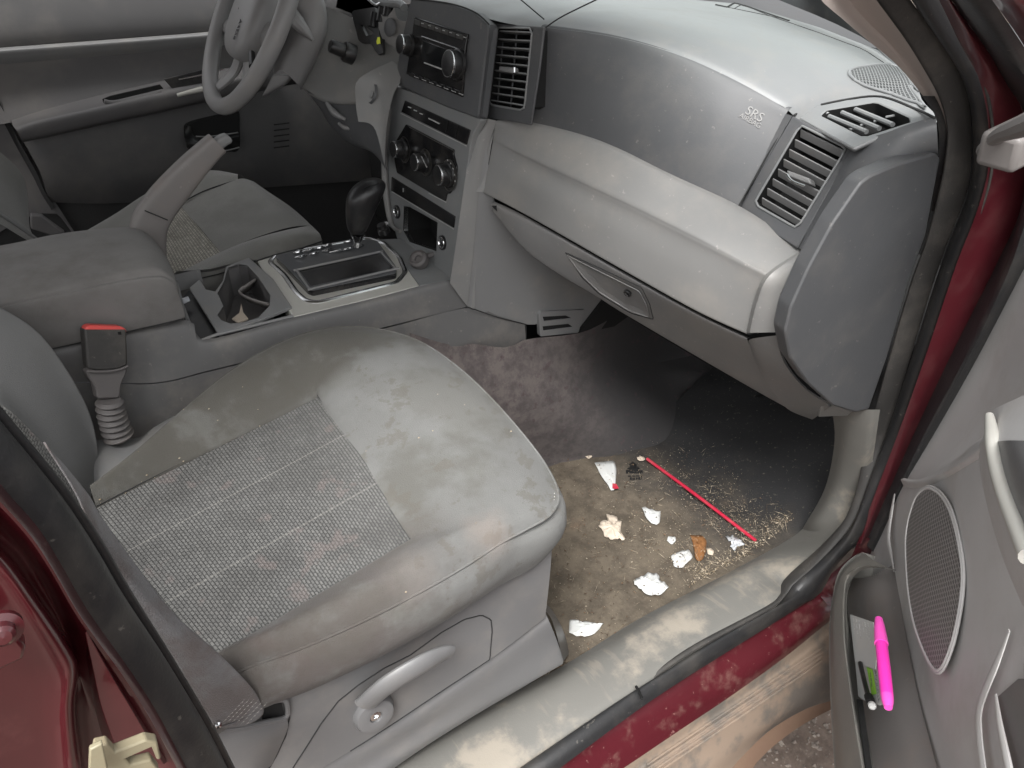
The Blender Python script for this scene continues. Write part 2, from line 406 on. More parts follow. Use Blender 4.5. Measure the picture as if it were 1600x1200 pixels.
M['velour3'] = mat('armrest_velour', (.172, .165, .158), .8, .5, 900, (.085, .072, .062), .6, 7, sheen=.08, var=.08, vscale=8, speck=(.3, .14, .11), specks=0.11)
M['velour4'] = mat('backrest_velour', (.180, .180, .178), .8, .5, 900, (.15, .145, .135), .4, 6, sheen=.08, var=.05)

def woven(name, base, dark, pale, px, py):
    m = mat(name, base, .85, 0, sheen=.1)
    N, L, b, noise, ramp, mix, mul, rgb, cur, P, tc = m_api[name]
    sp0 = N.new('ShaderNodeSeparateXYZ'); L.new(tc.outputs['UV'], sp0.inputs[0]); cb0 = N.new('ShaderNodeCombineXYZ')
    L.new(sp0.outputs[1], cb0.inputs[0]); L.new(sp0.outputs[0], cb0.inputs[1]); uv = cb0.outputs[0]
    br = N.new('ShaderNodeTexBrick'); L.new(uv, br.inputs['Vector']); br.offset = .5; br.inputs['Scale'].default_value = 1.0
    br.inputs['Brick Width'].default_value = px; br.inputs['Row Height'].default_value = py
    br.inputs['Mortar Size'].default_value = py * .17; br.inputs['Mortar Smooth'].default_value = .6
    br.inputs['Color1'].default_value = (*base, 1); br.inputs['Color2'].default_value = (*pale, 1); br.inputs['Mortar'].default_value = (*dark, 1)
    c = br.outputs['Color']
    c = mix(mul(ramp(noise(11, 6, .6),   .44, .62), .36), c, mix(1.0, c, rgb((.42, .41, .40)), 'MULTIPLY'))
    c = mix(mul(ramp(noise(25, 3, .6), .6, .7), .4), c, rgb((.20, .16, .15)))
    s = N.new('ShaderNodeSeparateXYZ'); L.new(uv, s.inputs[0])
    w_ = N.new('ShaderNodeMath'); w_.operation = 'PINGPONG'; L.new(s.outputs[0], w_.inputs[0]); w_.inputs[1].default_value = .052
    f = ramp(w_.outputs[0], .0, .0013, inv=True); c = mix(mul(f, .35), c, rgb((.42, .40, .36)))
    L.new(c, b.inputs['Base Color'])
    bn = N.new('ShaderNodeBump'); bn.inputs['Strength'].default_value = .9; bn.inputs['Distance'].default_value = .0015; bn.invert = True
    L.new(br.outputs['Fac'], bn.inputs['Height']); L.new(bn.outputs[0], b.inputs['Normal'])
    return m
M['woven'] = woven('woven_seat_fabric', (.128, .127, .122), (.052, .051, .049), (.168, .166, .158), .0066, .0040)
M['woven2'] = woven('woven_driver_fabric', (.26, .25, .215), (.12, .11, .095), (.40, .38, .33), .007, .005)

# floor mat: dark rubber, dirt trodden in on the near side
M['mat'] = mat('dirty_floor_mat', (.033, .033, .034), .85, .8, 260, spec=.15)
N, L, b, noise, ramp, mix, mul, rgb, cur, P, tc = m_api['dirty_floor_mat']
sx = N.new('ShaderNodeSeparateXYZ'); L.new(P, sx.inputs[0])
wob = N.new('ShaderNodeMath'); wob.operation = 'MULTIPLY_ADD'; L.new(noise(9, 6, .6), wob.inputs[0]); wob.inputs[1].default_value = .42; L.new(sx.outputs[0], wob.inputs[2])
d1 = mrange(wob.outputs[0], 1.27, .95)
d2 = ramp(noise(26, 8, .7), .36, .62)
c = mix(mul(d1, .90), cur, mix(d2, rgb((.088, .073, .056)), rgb((.145, .120, .090))))
c = mix(mul(ramp(noise(60, 6, .75), .56, .66), mul(d1, .6)), c, rgb((.06, .045, .035)))
c = mix(mul(ramp(noise(5, 5, .6), .60, .70), mul(d1, .55)), c, rgb((.26, .18, .125)))
c = mix(mul(ramp(noise(120, 5, .75), .60, .68), .30), c, rgb((.33, .29, .23)))
L.new(c, b.inputs['Base Color'])
# gravel ground
M['ground'] = mat('wet_gravel_ground', (.115, .085, .068), .85, 1.0, 90, (.19, .15, .125), .7, 40, var=.3, vscale=30)
M['stone'] = mat('gravel_stone', (.16, .13, .11), .8, .5, 200, (.30, .26, .22), .6, 30, var=.3, vscale=60)
M['crumb'] = mat('straw_and_crumbs', (.22, .17, .11), .8, 0, 10, (.50, .43, .33), .9, 140, dlo=.42, dhi=.58)
M['grit'] = mat('dark_grit', (.07, .05, .035), .9, 0, 10, (.24, .15, .09), .9, 100)

# speaker grille: woven mesh pattern
def grille(name, base, hole, s):
    m = mat(name, base, .5)
    N, L, b, noise, ramp, mix, mul, rgb, cur, P, tc = m_api[name]
    br = N.new('ShaderNodeTexBrick'); L.new(tc.outputs['UV'], br.inputs['Vector']); br.offset = .5
    br.inputs['Scale'].default_value = 1; br.inputs['Brick Width'].default_value = s; br.inputs['Row Height'].default_value = s * .75
    br.inputs['Mortar Size'].default_value = s * .17; br.inputs['Mortar Smooth'].default_value = .5
    br.inputs['Color1'].default_value = (*hole, 1); br.inputs['Color2'].default_value = (*hole, 1); br.inputs['Mortar'].default_value = (*base, 1)
    L.new(br.outputs['Color'], b.inputs['Base Color'])
    bn = N.new('ShaderNodeBump'); bn.inputs['Strength'].default_value = 1; bn.inputs['Distance'].default_value = .001
    L.new(br.outputs['Fac'], bn.inputs['Height']); L.new(bn.outputs[0], b.inputs['Normal'])
    return m
M['grille'] = grille('speaker_mesh', (.30, .285, .275), (.10, .094, .090), .0066)
M['grille2'] = grille('dash_speaker_mesh', (.20, .205, .205), (.03, .032, .032), .0068)

# ================================================================== GROUND AND FLOOR
gv = [Vector((x, y, -.45)) for x, y in ((-60, -60), (60, -60), (60, 60), (-60, 60))]
link('ground', newmesh('ground', gv, [(0, 1, 2, 3)]), M['ground'], kind='structure', org=Vector((0, 0, -.45)))
# loose stones near the sill
bm = bmesh.new()
for i in range(2600):
    x = random.uniform(.55, 1.15); y = random.uniform(-1.15, -.55); s = random.choice((.002, .003, .004, .006)) * random.uniform(.6, 1.4)
    vs = [bm.verts.new((x + s*random.uniform(.5, 1.2)*math.cos(a), y + s*random.uniform(.5, 1.2)*math.sin(a), -.449)) for a in (0, 1.3, 2.5, 3.8, 5.1)]
    tp = bm.verts.new((x + s*.2, y, -.449 + s * random.uniform(.5, 1)))
    for k in range(5): bm.faces.new((vs[k], vs[(k+1) % 5], tp))
me = bpy.data.meshes.new('gravel'); bm.to_mesh(me); bm.free()
g = link('gravel', me, M['stone'], kind='stuff')

def flatz(pts, z): return [A(x, y, 'Z', z) for x, y in pts]
# carpet: flat floor, tunnel side and toe board
fl = newmesh('floor_carpet', [Vector(v) for v in ((-1.5, -.70, .02), (1.12, -.70, .02), (1.12, .80, .02), (-1.5, .80, .02), (1.5, -.70, .5), (1.5, .80, .5))], [(0, 1, 2, 3), (1, 4, 5, 2)])
link('floor_carpet', fl, M['footwell'], kind='structure')
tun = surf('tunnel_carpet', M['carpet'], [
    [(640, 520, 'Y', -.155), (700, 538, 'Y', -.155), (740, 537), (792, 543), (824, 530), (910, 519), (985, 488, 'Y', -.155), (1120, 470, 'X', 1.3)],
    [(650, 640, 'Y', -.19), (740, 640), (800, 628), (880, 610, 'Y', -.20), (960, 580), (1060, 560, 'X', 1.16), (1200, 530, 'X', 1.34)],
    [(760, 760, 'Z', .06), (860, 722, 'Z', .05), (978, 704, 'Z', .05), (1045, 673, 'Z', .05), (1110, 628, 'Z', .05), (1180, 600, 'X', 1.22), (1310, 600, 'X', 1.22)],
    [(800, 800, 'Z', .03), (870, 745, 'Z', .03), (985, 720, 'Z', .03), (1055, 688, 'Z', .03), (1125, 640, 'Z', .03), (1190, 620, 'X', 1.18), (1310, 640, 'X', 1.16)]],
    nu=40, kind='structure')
def matdent(v, uv):
    return v + Vector((0, 0, .004 * math.sin(v.x * 21 + v.y * 13) * math.sin(v.y * 17 - v.x * 6) + .003 * math.sin(v.x * 55 + 1.3) * math.sin(v.y * 47)))
MATO = flatz([(880, 1100), (640, 1180), (600, 1000), (790, 760), (858, 724), (978, 706), (1048, 675), (1112, 634), (1150, 600)], .045)
mrows = []
mo = thing('floor_mat', 'dirty dark rubber floor mat under scraps of paper in the passenger footwell', 'floor mat', (.75, -.42, .03))
mb = surf('mat_body', M['mat'], [[Vector((x, y, .045 + max(0, x - 1.02) * .55)) for x in (.10, .3, .5, .7, .9, 1.02, 1.15, 1.35)] for y in (-.205, -.30, -.42, -.54, -.655)], mo, nu=60, nv=40, dent=matdent)
# printed mark on the mat: a little tree over three lines of lettering
def on_mat(x, y, dz=.0): p = A(x, y, 'Z', .047 + dz); return p
zt = .0502
def mp(x, y): return onto(mb, x, y, .0016)
tree = [mp(*p) for p in ((988, 722), (983, 727), (986, 728), (980, 733), (984, 734), (978, 740), (1003, 740), (996, 734), (1000, 733), (993, 728), (995, 727))]
slab('tree_mark', M['print'], tree, mo, thick=.002, bevel=0)
for (x0, x1, y, h) in ((978, 1004, 737.5, 4.5),):
    slab('print_bar', M['print'], [mp(x0, y - h/2), mp(x1, y - h/2), mp(x1, y + h/2), mp(x0, y + h/2)], mo, thick=.0012, bevel=0, out=.0002)
rgt = (mp(1010, 745) - mp(980, 745)); upv = (mp(990, 730) - mp(990, 750))
for (x0, x1, y, h) in ((981, 986, 744.5, 1.6), (987.5, 992, 744.5, 1.6), (993, 1003, 744.3, 1.6), (984, 987, 748.5, 3.6), (988, 992, 748.6, 3.4), (993.5, 996, 748.4, 3.2), (997, 1002, 748.2, 3.8)):
    slab('print_bar', M['print'], [mp(x0, y - h/2), mp(x1, y - h/2), mp(x1, y + h/2), mp(x0, y + h/2)], mo, thick=.0006, bevel=0)

# ================================================================== CAR BODY
body = thing('car_body', 'dark red car body framing the open passenger doorway with black seal and muddy sill', 'car body', (.6, -.78, -.2))
surf('sill_trim', M['trimsill'], [
    [(1300, 640, 'Y', -.655), (1304, 690), (1290, 760, 'Y', -.655), (1262, 812), (1240, 838, 'Z', .055), (1140, 894, 'Z', .055), (1000, 966, 'Z', .055), (880, 1040, 'Z', .055), (740, 1112, 'Z', .055), (560, 1206, 'Z', .055), (460, 1260, 'Z', .055)],
    [(1322, 640, 'Y', -.69), (1322, 690), (1308, 760, 'Y', -.69), (1278, 816), (1255, 845, 'Z', .085), (1150, 905, 'Z', .088), (1010, 984, 'Z', .088), (890, 1060, 'Z', .088), (755, 1135, 'Z', .088), (580, 1230, 'Z', .088), (480, 1285, 'Z', .085)],
    [(1358, 640, 'Y', -.725), (1348, 730), (1338, 790, 'Y', -.73), (1300, 855), (1235, 908, 'Z', .088), (1218, 934, 'Z', .092), (1075, 1012, 'Z', .092), (985, 1075, 'Z', .092), (865, 1150, 'Z', .09), (760, 1215, 'Z', .09), (660, 1280, 'Z', .09)],
    [(1375, 640, 'Y', -.735), (1362, 730), (1350, 800, 'Y', -.74), (1315, 865), (1260, 905, 'Z', .07), (1235, 945, 'Z', .07), (1095, 1025, 'Z', .07), (1005, 1090, 'Z', .07), (885, 1165, 'Z', .07), (780, 1230, 'Z', .07), (680, 1295, 'Z', .07)]],
    body, nu=70, nv=22, label='grey sill trim smeared with tan mud')
r0 = [(1315, -75, 'Y', -.67), (1363, -2, 'Y', -.68), (1407, 60), (1449, 124), (1473, 176, 'Y', -.715), (1475, 240), (1447, 367), (1420, 443), (1387, 557), (1352, 690, 'Y', -.715), (1340, 760), (1318, 812), (1275, 862), (1226, 908, 'Y', -.72), (1200, 945), (1080, 1010), (992, 1070), (800, 1192, 'Y', -.725), (700, 1260, 'Y', -.725)]
r1 = [(1375, -75, 'Y', -.695), (1421, -2, 'Y', -.705), (1476, 69), (1509, 137), (1518, 210, 'Y', -.735), (1513, 293), (1483, 373), (1457, 447), (1423, 557), (1388, 670, 'Y', -.735), (1360, 750), (1330, 822), (1280, 878), (1238, 915, 'Y', -.737), (1210, 948), (1084, 1018), (998, 1078), (808, 1202, 'Y', -.737), (710, 1270, 'Y', -.737)]
r2 = [(1428, -75, 'Y', -.725), (1471, -2, 'Y', -.735), (1504, 69), (1534, 124), (1549, 200, 'Y', -.765), (1547, 270), (1527, 340), (1497, 417), (1450, 557), (1410, 670, 'Y', -.765), (1372, 770), (1342, 840), (1305, 888), (1280, 932, 'Y', -.765), (1230, 955), (1110, 1028), (1004, 1092), (864, 1196, 'Y', -.765), (760, 1275, 'Y', -.765)]
NS = 90
R0, R1, R2 = [resample(crv(r), NS) for r in (r0, r1, r2)]
def outd(P, k):
    i0, i1 = max(k-1, 0), min(k+1, NS-1); t = (P[i1] - P[i0]).normalized(); c = (R2[k] - R0[k]).normalized(); n = t.cross(c).normalized()
    return n if n.dot(CP - P[k]) > 0 else -n
def mids(Pa, Pb, h, f=.5): return [Pa[k].lerp(Pb[k], f) + outd(Pa, k) * h for k in range(NS)]
seal = surf('door_seal', M['rubber2'], [[p - outd(R0, k) * .006 for k, p in enumerate(R0)], mids(R0, R1, .004, .15), mids(R0, R1, .006), mids(R0, R1, .003, .88), R1], body, nu=NS, nv=16)
surf('seal_bulb', M['rubber'], [mids(R1, R2, -.010, -.03), mids(R1, R2, .002, .10), mids(R1, R2, .010, .35), mids(R1, R2, .009, .65), mids(R1, R2, .0, .95), mids(R1, R2, -.012, 1.02)], seal, nu=NS, nv=22)
rail('seal_lip', M['rubber2'], [(1471, -4, 'Y', -.745), (1504, 69), (1536, 124), (1551, 200, 'Y', -.775), (1549, 270), (1529, 340), (1499, 417, 'Y', -.775)], .0016, seal, n=40)
# joint of the bulb
jk = A(1000, 1082, 'Y', -.757)
rail('seal_joint', M['dark'], [(994, 1073, 'Y', -.742), (998, 1080, 'Y', -.752), (1003, 1092, 'Y', -.768)], .0022, seal, n=8)
# painted rocker under the seal
ROCK = [(1345, 868, 'Y', -.768), (1282, 928), (1160, 996), (1004, 1092, 'Y', -.768), (864, 1196), (760, 1275, 'Y', -.768)]
surf('rocker', M['paint2'], [
    [(1348, 852, 'Z', .05), (1278, 912, 'Z', .05), (1150, 982), (1000, 1078, 'Z', .05), (855, 1180), (750, 1255, 'Z', .05)],
    [(1345, 878, 'Z', .045), (1284, 934, 'Z', .045), (1160, 998), (1004, 1096, 'Z', .045), (864, 1200, 'Z', .045), (760, 1278, 'Z', .045)],
    [(1335, 905, 'Z', .035), (1290, 947), (1170, 1016, 'Z', .035), (1018, 1112), (885, 1200, 'Z', .035), (800, 1268, 'Z', .035)],
    [(1335, 935, 'Z', .012), (1298, 960), (1200, 1030, 'Z', .012), (1045, 1128), (950, 1190, 'Z', .012), (850, 1260, 'Z', .012)],
    [(1335, 946, 'Z', -.01), (1302, 966, 'Z', -.01), (1230, 1024, 'Z', -.01), (1147, 1084), (1065, 1139, 'Z', -.01), (991, 1189), (900, 1250, 'Z', -.01)]],
    body, nu=50, nv=16, label='painted sill panel, scratched and dusty')
CL = lambda z, pts: [A(x, y, 'Z', z) for x, y in pts]
lad = surf('rocker_cladding', M['cladding'], [
    CL(-.012, [(1335, 946), (1302, 966), (1230, 1024), (1147, 1084), (1065, 1139), (991, 1189), (900, 1250)]),
    CL(-.030, [(1335, 965), (1300, 985), (1233, 1038), (1152, 1096), (1072, 1150), (1004, 1197), (910, 1260)]),
    CL(-.030, [(1340, 985), (1302, 1008), (1240, 1052), (1165, 1106), (1085, 1158), (1020, 1203), (930, 1262)]),
    CL(-.055, [(1340, 1020), (1304, 1040), (1250, 1072), (1185, 1118), (1110, 1168), (1055, 1205), (960, 1268)]),
    CL(-.085, [(1345, 1050), (1306, 1066), (1260, 1092), (1200, 1132), (1150, 1168), (1100, 1210), (1010, 1275)]),
    CL(-.12, [(1345, 1072), (1306, 1092), (1257, 1109), (1202, 1142), (1156, 1186), (1135, 1210), (1070, 1275)])],
    body, nu=46, nv=34, label='lower sill cladding caked in tan mud')
surf('mud_lip', M['clay'], [
    CL(-.12, [(1345, 1072), (1306, 1092), (1257, 1109), (1202, 1142), (1156, 1186), (1135, 1210), (1070, 1275)]),
    CL(-.135, [(1345, 1082), (1304, 1100), (1254, 1122), (1207, 1153), (1170, 1189), (1150, 1215), (1090, 1280)]),
    CL(-.15, [(1345, 1092), (1302, 1107), (1252, 1134), (1211, 1164), (1183, 1191), (1168, 1212), (1110, 1280)])], body, nu=30, nv=10)
for k, dy in enumerate((0, 7, 14, 21)):
    rail('tread_ridge', M['cladding'], lay(lad, [(1286 - k, 1012 + dy), (1240, 1042 + dy), (1160, 1096 + dy), (1085, 1146 + dy), (1010, 1196 + dy)], .001, 6), .0024, lad, n=40, seg=8)
# hinge pillar beyond the seal
HP1 = [(1438, -75, 'Y', -.76), (1484, -4, 'Y', -.77), (1515, 40), (1545, 82), (1572, 130), (1600, 180, 'Y', -.775), (1603, 260), (1594, 330), (1556, 415), (1485, 557), (1427, 680, 'Y', -.775), (1385, 775), (1352, 850, 'Y', -.778)]
surf('hinge_pillar', M['paint3'], [
    [(1420, -75, 'Y', -.73), (1465, -4, 'Y', -.742), (1500, 69), (1530, 124), (1545, 200, 'Y', -.772), (1543, 270), (1523, 340), (1493, 417), (1446, 557), (1406, 670, 'Y', -.772), (1368, 770), (1340, 845, 'Y', -.772)],
    [(1430, -75, 'Y', -.76), (1478, -4, 'Y', -.772), (1520, 69), (1555, 130), (1580, 200, 'Y', -.776), (1575, 270), (1560, 340), (1530, 417), (1468, 557), (1415, 680, 'Y', -.776), (1376, 775), (1345, 850, 'Y', -.78)], HP1],
    body, nu=60, nv=14, label='red hinge pillar beside the black seal')
surf('pillar_channel_and_shade', M['rubber'], [HP1, [(1462, -75, 'Y', -.79), (1510, -4, 'Y', -.80), (1542, 40), (1572, 82), (1605, 130), (1650, 180, 'Y', -.83), (1640, 260), (1600, 345), (1575, 420), (1512, 557), (1446, 680, 'Y', -.80), (1398, 780), (1362, 860, 'Y', -.79)],
    [(1500, -75, 'Y', -.805), (1548, -4, 'Y', -.815), (1585, 50), (1612, 90), (1650, 130), (1690, 180, 'Y', -.84), (1680, 260), (1640, 345), (1600, 420), (1530, 557), (1460, 690, 'Y', -.80), (1410, 790), (1370, 870, 'Y', -.79)]], body, nu=50, nv=10)  # black channel above; lower down the sheet paints the shadow beside the door
surf('sill_corner', M['paint2'], [[(1345, 835, 'Y', -.775), (1325, 880, 'Y', -.773), (1300, 914, 'Z', .055), (1282, 932, 'Z', .05)], [(1378, 850, 'Y', -.79), (1352, 895, 'Y', -.785), (1322, 932, 'Z', .042), (1296, 948, 'Z', .036)]], body, nu=24, nv=4, linv=True)
surf('wing_edge', M['paint'], [[(1498, -76, 'Y', -.815), (1546, -6, 'Y', -.825), (1585, 48), (1612, 88), (1650, 128, 'Y', -.845)], [(1530, -90, 'Y', -.84), (1575, -20, 'Y', -.85), (1620, 35), (1660, 80), (1700, 120, 'Y', -.87)], [(1600, -120, 'Y', -.85), (1640, -60, 'Y', -.86), (1690, 0), (1730, 50), (1760, 100, 'Y', -.88)]], body, nu=20, nv=10)
hb = box('hinge_bracket', M['warm'], A(1585, 225, 'Y', -.83), Vector((.03, 0, .004)), Vector((0, .02, 0)), Vector((-.004, 0, .018)), body, .006, 3, label='dusty grey hinge bracket')
rail('check_strap', M['warm'], [(1540, 235, 'Y', -.80), (1560, 212, 'Y', -.83), (1590, 200, 'Y', -.86), (1640, 180, 'Y', -.90)], [.009, .007, .01, .012], body, n=12)
# A pillar lining
surf('pillar_trim', M['beige'], [
    [(1240, -60, 'Y', -.64), (1281, -2, 'Y', -.655), (1311, 25), (1352, 60), (1402, 102), (1443, 151), (1465, 183, 'Y', -.70), (1476, 206, 'Y', -.705)],
    [(1285, -60, 'Y', -.65), (1325, -2, 'Y', -.66), (1350, 28), (1390, 68), (1430, 115), (1455, 152), (1470, 185, 'Y', -.705), (1478, 206, 'Y', -.71)],
    [(1330, -60, 'Y', -.68), (1368, -2, 'Y', -.69), (1390, 28), (1420, 70), (1449, 118), (1466, 150), (1476, 180, 'Y', -.72), (1480, 206, 'Y', -.72)]], body, nu=24, nv=9, label='beige windscreen pillar lining')
# cowl, glass and bonnet past the dashboard
surf('screen_border', M['black'], [
    [(1050, -62, 'Z', .91), (1180, -15, 'Z', .905), (1229, 5, 'Z', .90), (1290, 30, 'Z', .89), (1350, 60, 'Z', .875), (1420, 110, 'Z', .86)],
    [(1085, -100, 'Z', .95), (1220, -46, 'Z', .945), (1266, -24, 'Z', .94), (1322, 2, 'Z', .925), (1380, 36, 'Z', .905), (1445, 92, 'Z', .88)]], body, nu=20, nv=4, linv=True)
gm = bpy.data.materials.new('windscreen_glass'); gm.use_nodes = True; N = gm.node_tree.nodes; L = gm.node_tree.links
N.remove(N['Principled BSDF']); t1 = N.new('ShaderNodeBsdfTransparent'); g1 = N.new('ShaderNodeBsdfGlossy'); g1.inputs['Roughness'].default_value = .02; mx = N.new('ShaderNodeMixShader'); mx.inputs[0].default_value = .1
t1.inputs[0].default_value = (.9, .95, .93, 1)
L.new(t1.outputs[0], mx.inputs[1]); L.new(g1.outputs[0], mx.inputs[2]); L.new(mx.outputs[0], N['Material Output'].inputs[0])
V = [Vector(v) for v in ((1.40, -.60, .90), (1.40, .60, .90), (.62, .55, 1.26), (.62, -.55, 1.26))]
link('windscreen', newmesh('windscreen', V, [(0, 1, 2, 3)]), gm, body)
box('wiper_cowl', M['black'], Vector((1.52, 0, .845)), Vector((.24, 0, 0)), Vector((0, .66, 0)), Vector((0, 0, .012)), body, .004)
V = [Vector(v) for v in ((1.76, -.70, .86), (1.76, .70, .86), (2.6, .66, .76), (2.6, -.66, .76))]
link('bonnet', newmesh('bonnet', V, [(0, 1, 2, 3)]), M['paint'], body)
# roof and far side so that the light comes in as it does in the car
box('roof', M['roof'], Vector((-.55, 0, 1.275)), Vector((1.17, 0, 0)), Vector((0, .56, 0)), Vector((0, 0, .012)), body, .004)
box('dash_core', M['dark'], Vector((.99, .35, .57)), Vector((.25, 0, 0)), Vector((0, .37, 0)), Vector((0, 0, .27)), body, .01)
box('firewall', M['dark'], Vector((1.44, 0, .40)), Vector((.02, 0, 0)), Vector((0, .70, 0)), Vector((0, 0, .40)), body, .002)
box('front_wing', M['paint'], Vector((1.82, -.80, .34)), Vector((.70, 0, 0)), Vector((0, .05, 0)), Vector((0, 0, .47)), body, .04, 4)
box('front_wing', M['paint'], Vector((1.82, .80, .34)), Vector((.70, 0, 0)), Vector((0, .05, 0)), Vector((0, 0, .47)), body, .04, 4)
box('rear_door', M['paint'], Vector((-.80, -.82, .30)), Vector((.52, 0, 0)), Vector((0, .03, 0)), Vector((0, 0, .50)), body, .03, 4)
box('rear_pillar_core', M['ddoor'], Vector((-.30, -.73, .50)), Vector((.07, 0, 0)), Vector((0, .03, 0)), Vector((0, 0, .75)), body, .02, 3)
rail('upper_pillar', M['paint'], [Vector((.655, -.735, 1.07)), Vector((.50, -.67, 1.20)), Vector((.30, -.60, 1.275)), Vector((-.6, -.58, 1.29)), Vector((-1.7, -.58, 1.28))], .035, body, n=30)
box('rear_bulkhead', M['roof'], Vector((-1.5, 0, .45)), Vector((.02, 0, 0)), Vector((0, .72, 0)), Vector((0, 0, .45)), body, .002)
box('far_pillar', M['ddoor'], Vector((-.20, .80, .95)), Vector((.05, 0, 0)), Vector((0, .03, 0)), Vector((0, 0, .34)), body, .004)
box('far_sill', M['footwell'], Vector((0, .84, .21)), Vector((1.5, 0, 0)), Vector((0, .03, 0)), Vector((0, 0, .29)), body, .004)
box('far_quarter_panel', M['ddoor'], Vector((-.05, .86, .70)), Vector((1.45, 0, 0)), Vector((0, .02, 0)), Vector((0, 0, .22)), body, .004)

# near B pillar
q1 = [(-60, 560, 'Y', -.715), (0, 640), (60, 712), (110, 775), (160, 850), (200, 920), (250, 1000), (300, 1082), (335, 1142), (372, 1215, 'Y', -.735)]
q0 = [(-60, 700, 'Y', -.76), (0, 754), (55, 820), (91, 875), (137, 952), (172, 1000), (209, 1046), (256, 1117), (289, 1172), (315, 1225, 'Y', -.78)]
Q1, Q0 = [resample(crv(r), 50) for r in (q1, q0)]
def qm(f, h):
    o_ = []
    for k in range(50):
        t = (Q1[min(k+1, 49)] - Q1[max(k-1, 0)]).normalized(); n = t.cross((Q1[k] - Q0[k]).normalized()).normalized()
        if n.dot(CP - Q1[k]) < 0: n = -n
        o_.append(Q1[k].lerp(Q0[k], f) + n * h)
    return o_
ps = surf('pillar_seal', M['rubber'], [qm(-.02, -.012), qm(0, 0), qm(.05, .003), qm(.13, .003), qm(.19, -.003), qm(.24, .002), qm(.5, .008), qm(.78, .004), qm(.95, -.004), qm(1.0, -.014)], body, nu=50, nv=50)
zz = lambda pts, y: [A(a, b_, 'Y', y) for a, b_ in pts]
surf('rear_pillar', M['paint'], [
    zz([(-60, 640), (0, 745), (60, 812), (97, 868), (143, 945), (212, 1040), (260, 1110), (320, 1220)], -.745),
    zz([(-90, 700), (-10, 775), (45, 835), (82, 890), (128, 968), (195, 1062), (240, 1135), (290, 1230)], -.785),
    zz([(-110, 720), (-30, 800), (25, 850), (64, 905), (100, 975), (122, 1040), (160, 1130), (190, 1230)], -.765),
    zz([(-120, 730), (-45, 815), (15, 868), (56, 925), (108, 1005), (124, 1045), (124, 1110), (140, 1230)], -.772),
    zz([(-130, 735), (-50, 820), (10, 876), (52, 934), (105, 1013), (119, 1048), (115, 1115), (129, 1230)], -.800),
    zz([(-140, 745), (-60, 835), (0, 892), (42, 950), (92, 1030), (103, 1062), (100, 1120), (110, 1230)], -.806),
    zz([(-150, 755), (-80, 850), (-15, 905), (30, 965), (76, 1045), (86, 1080), (84, 1130), (92, 1230)], -.79),
    zz([(-260, 900), (-200, 960), (-150, 1010), (-120, 1050), (-100, 1100), (-90, 1140), (-90, 1170), (-90, 1240)], -.80)],
    body, nu=60, nv=44, label='painted rear door pillar at the lower left')
# triangular pressing on the pillar
surf('pressing', M['paint'], [[A(136, 984, 'Y', -.775), A(170, 1040, 'Y', -.778), A(213, 1109, 'Y', -.78), A(262, 1190, 'Y', -.782)],
     [A(136, 986, 'Y', -.789), A(166, 1042, 'Y', -.792), A(208, 1112, 'Y', -.794), A(256, 1194, 'Y', -.796)],
     [A(133, 990, 'Y', -.789), A(145, 1045, 'Y', -.790), A(160, 1110, 'Y', -.79), A(190, 1190, 'Y', -.79)],
     [A(130, 992, 'Y', -.77), A(138, 1050, 'Y', -.772), A(150, 1115, 'Y', -.772), A(172, 1190, 'Y', -.772)]], body, nu=24, nv=10, linv=True, bevel=.001)
# striker with its bolt
sp = slab('striker_plate', M['paint'], [(-40, 985, 'Y', -.82), (30, 1000, 'Y', -.82), (40, 1012, 'Y', -.82), (37, 1030, 'Y', -.82), (-10, 1052, 'Y', -.82), (-60, 1064, 'Y', -.82)], body, thick=.012, bevel=.002)
lathe('bolt', M['paint'], [(.0, .0095), (.004, .009), (.006, .007), (.006, .001), (.010, .0), (.010, -.004)][::-1], A(4, 985, 'Y', -.83), Vector((.1, -1, .3)), sp, seg=20)
# cream clip
clip = slab('door_clip', M['cream'], [(148, 1168, 'Y', -.83), (168, 1163, 'Y', -.83), (180, 1176, 'Y', -.83), (228, 1157, 'Y', -.83), (246, 1160, 'Y', -.83), (252, 1186, 'Y', -.83), (245, 1188, 'Y', -.83), (237, 1168, 'Y', -.83), (196, 1186, 'Y', -.83), (204, 1196, 'Y', -.83), (236, 1188, 'Y', -.83), (250, 1205, 'Y', -.83), (140, 1215, 'Y', -.83)], body, thick=.008, bevel=.0012, label='cream plastic clip low on the red pillar')
slab('clip_flange', M['cream'], [(140, 1172, 'Y', -.84), (160, 1162, 'Y', -.84), (172, 1215, 'Y', -.84), (138, 1225, 'Y', -.84)], clip, thick=.004, bevel=.001)

# ================================================================== DASHBOARD
dash = thing('dashboard', 'dusty grey two tone dashboard with air vents and centre control stack', 'dashboard', (.75, -.3, .6))
U = [(845, 42, 'X', .664), (960, 58), (1060, 86), (1150, 126), (1232, 172, 'X', .862)]
U2 = [(800, -40, 'X', .70), (940, -25), (1080, 25), (1200, 90), (1270, 165, 'X', .93)]
W_ = [(900, -130, 'Z', .915), (1050, -45, 'Z', .91), (1160, -4, 'Z', .90), (1281, 37, 'Z', .88), (1377, 77, 'Z', .86), (1443, 150, 'Z', .845)]
Sm = [(829, 195, 'Y', -.20), (900, 212), (960, 235), (1040, 276), (1152, 328), (1272, 401, 'Y', -.66)]
SmA = [(829, 195, 'Y', -.20), (900, 212), (960, 235), (1040, 276), (1153, 329, 'X', .785)]
Ur = resample(crv(U), 40)
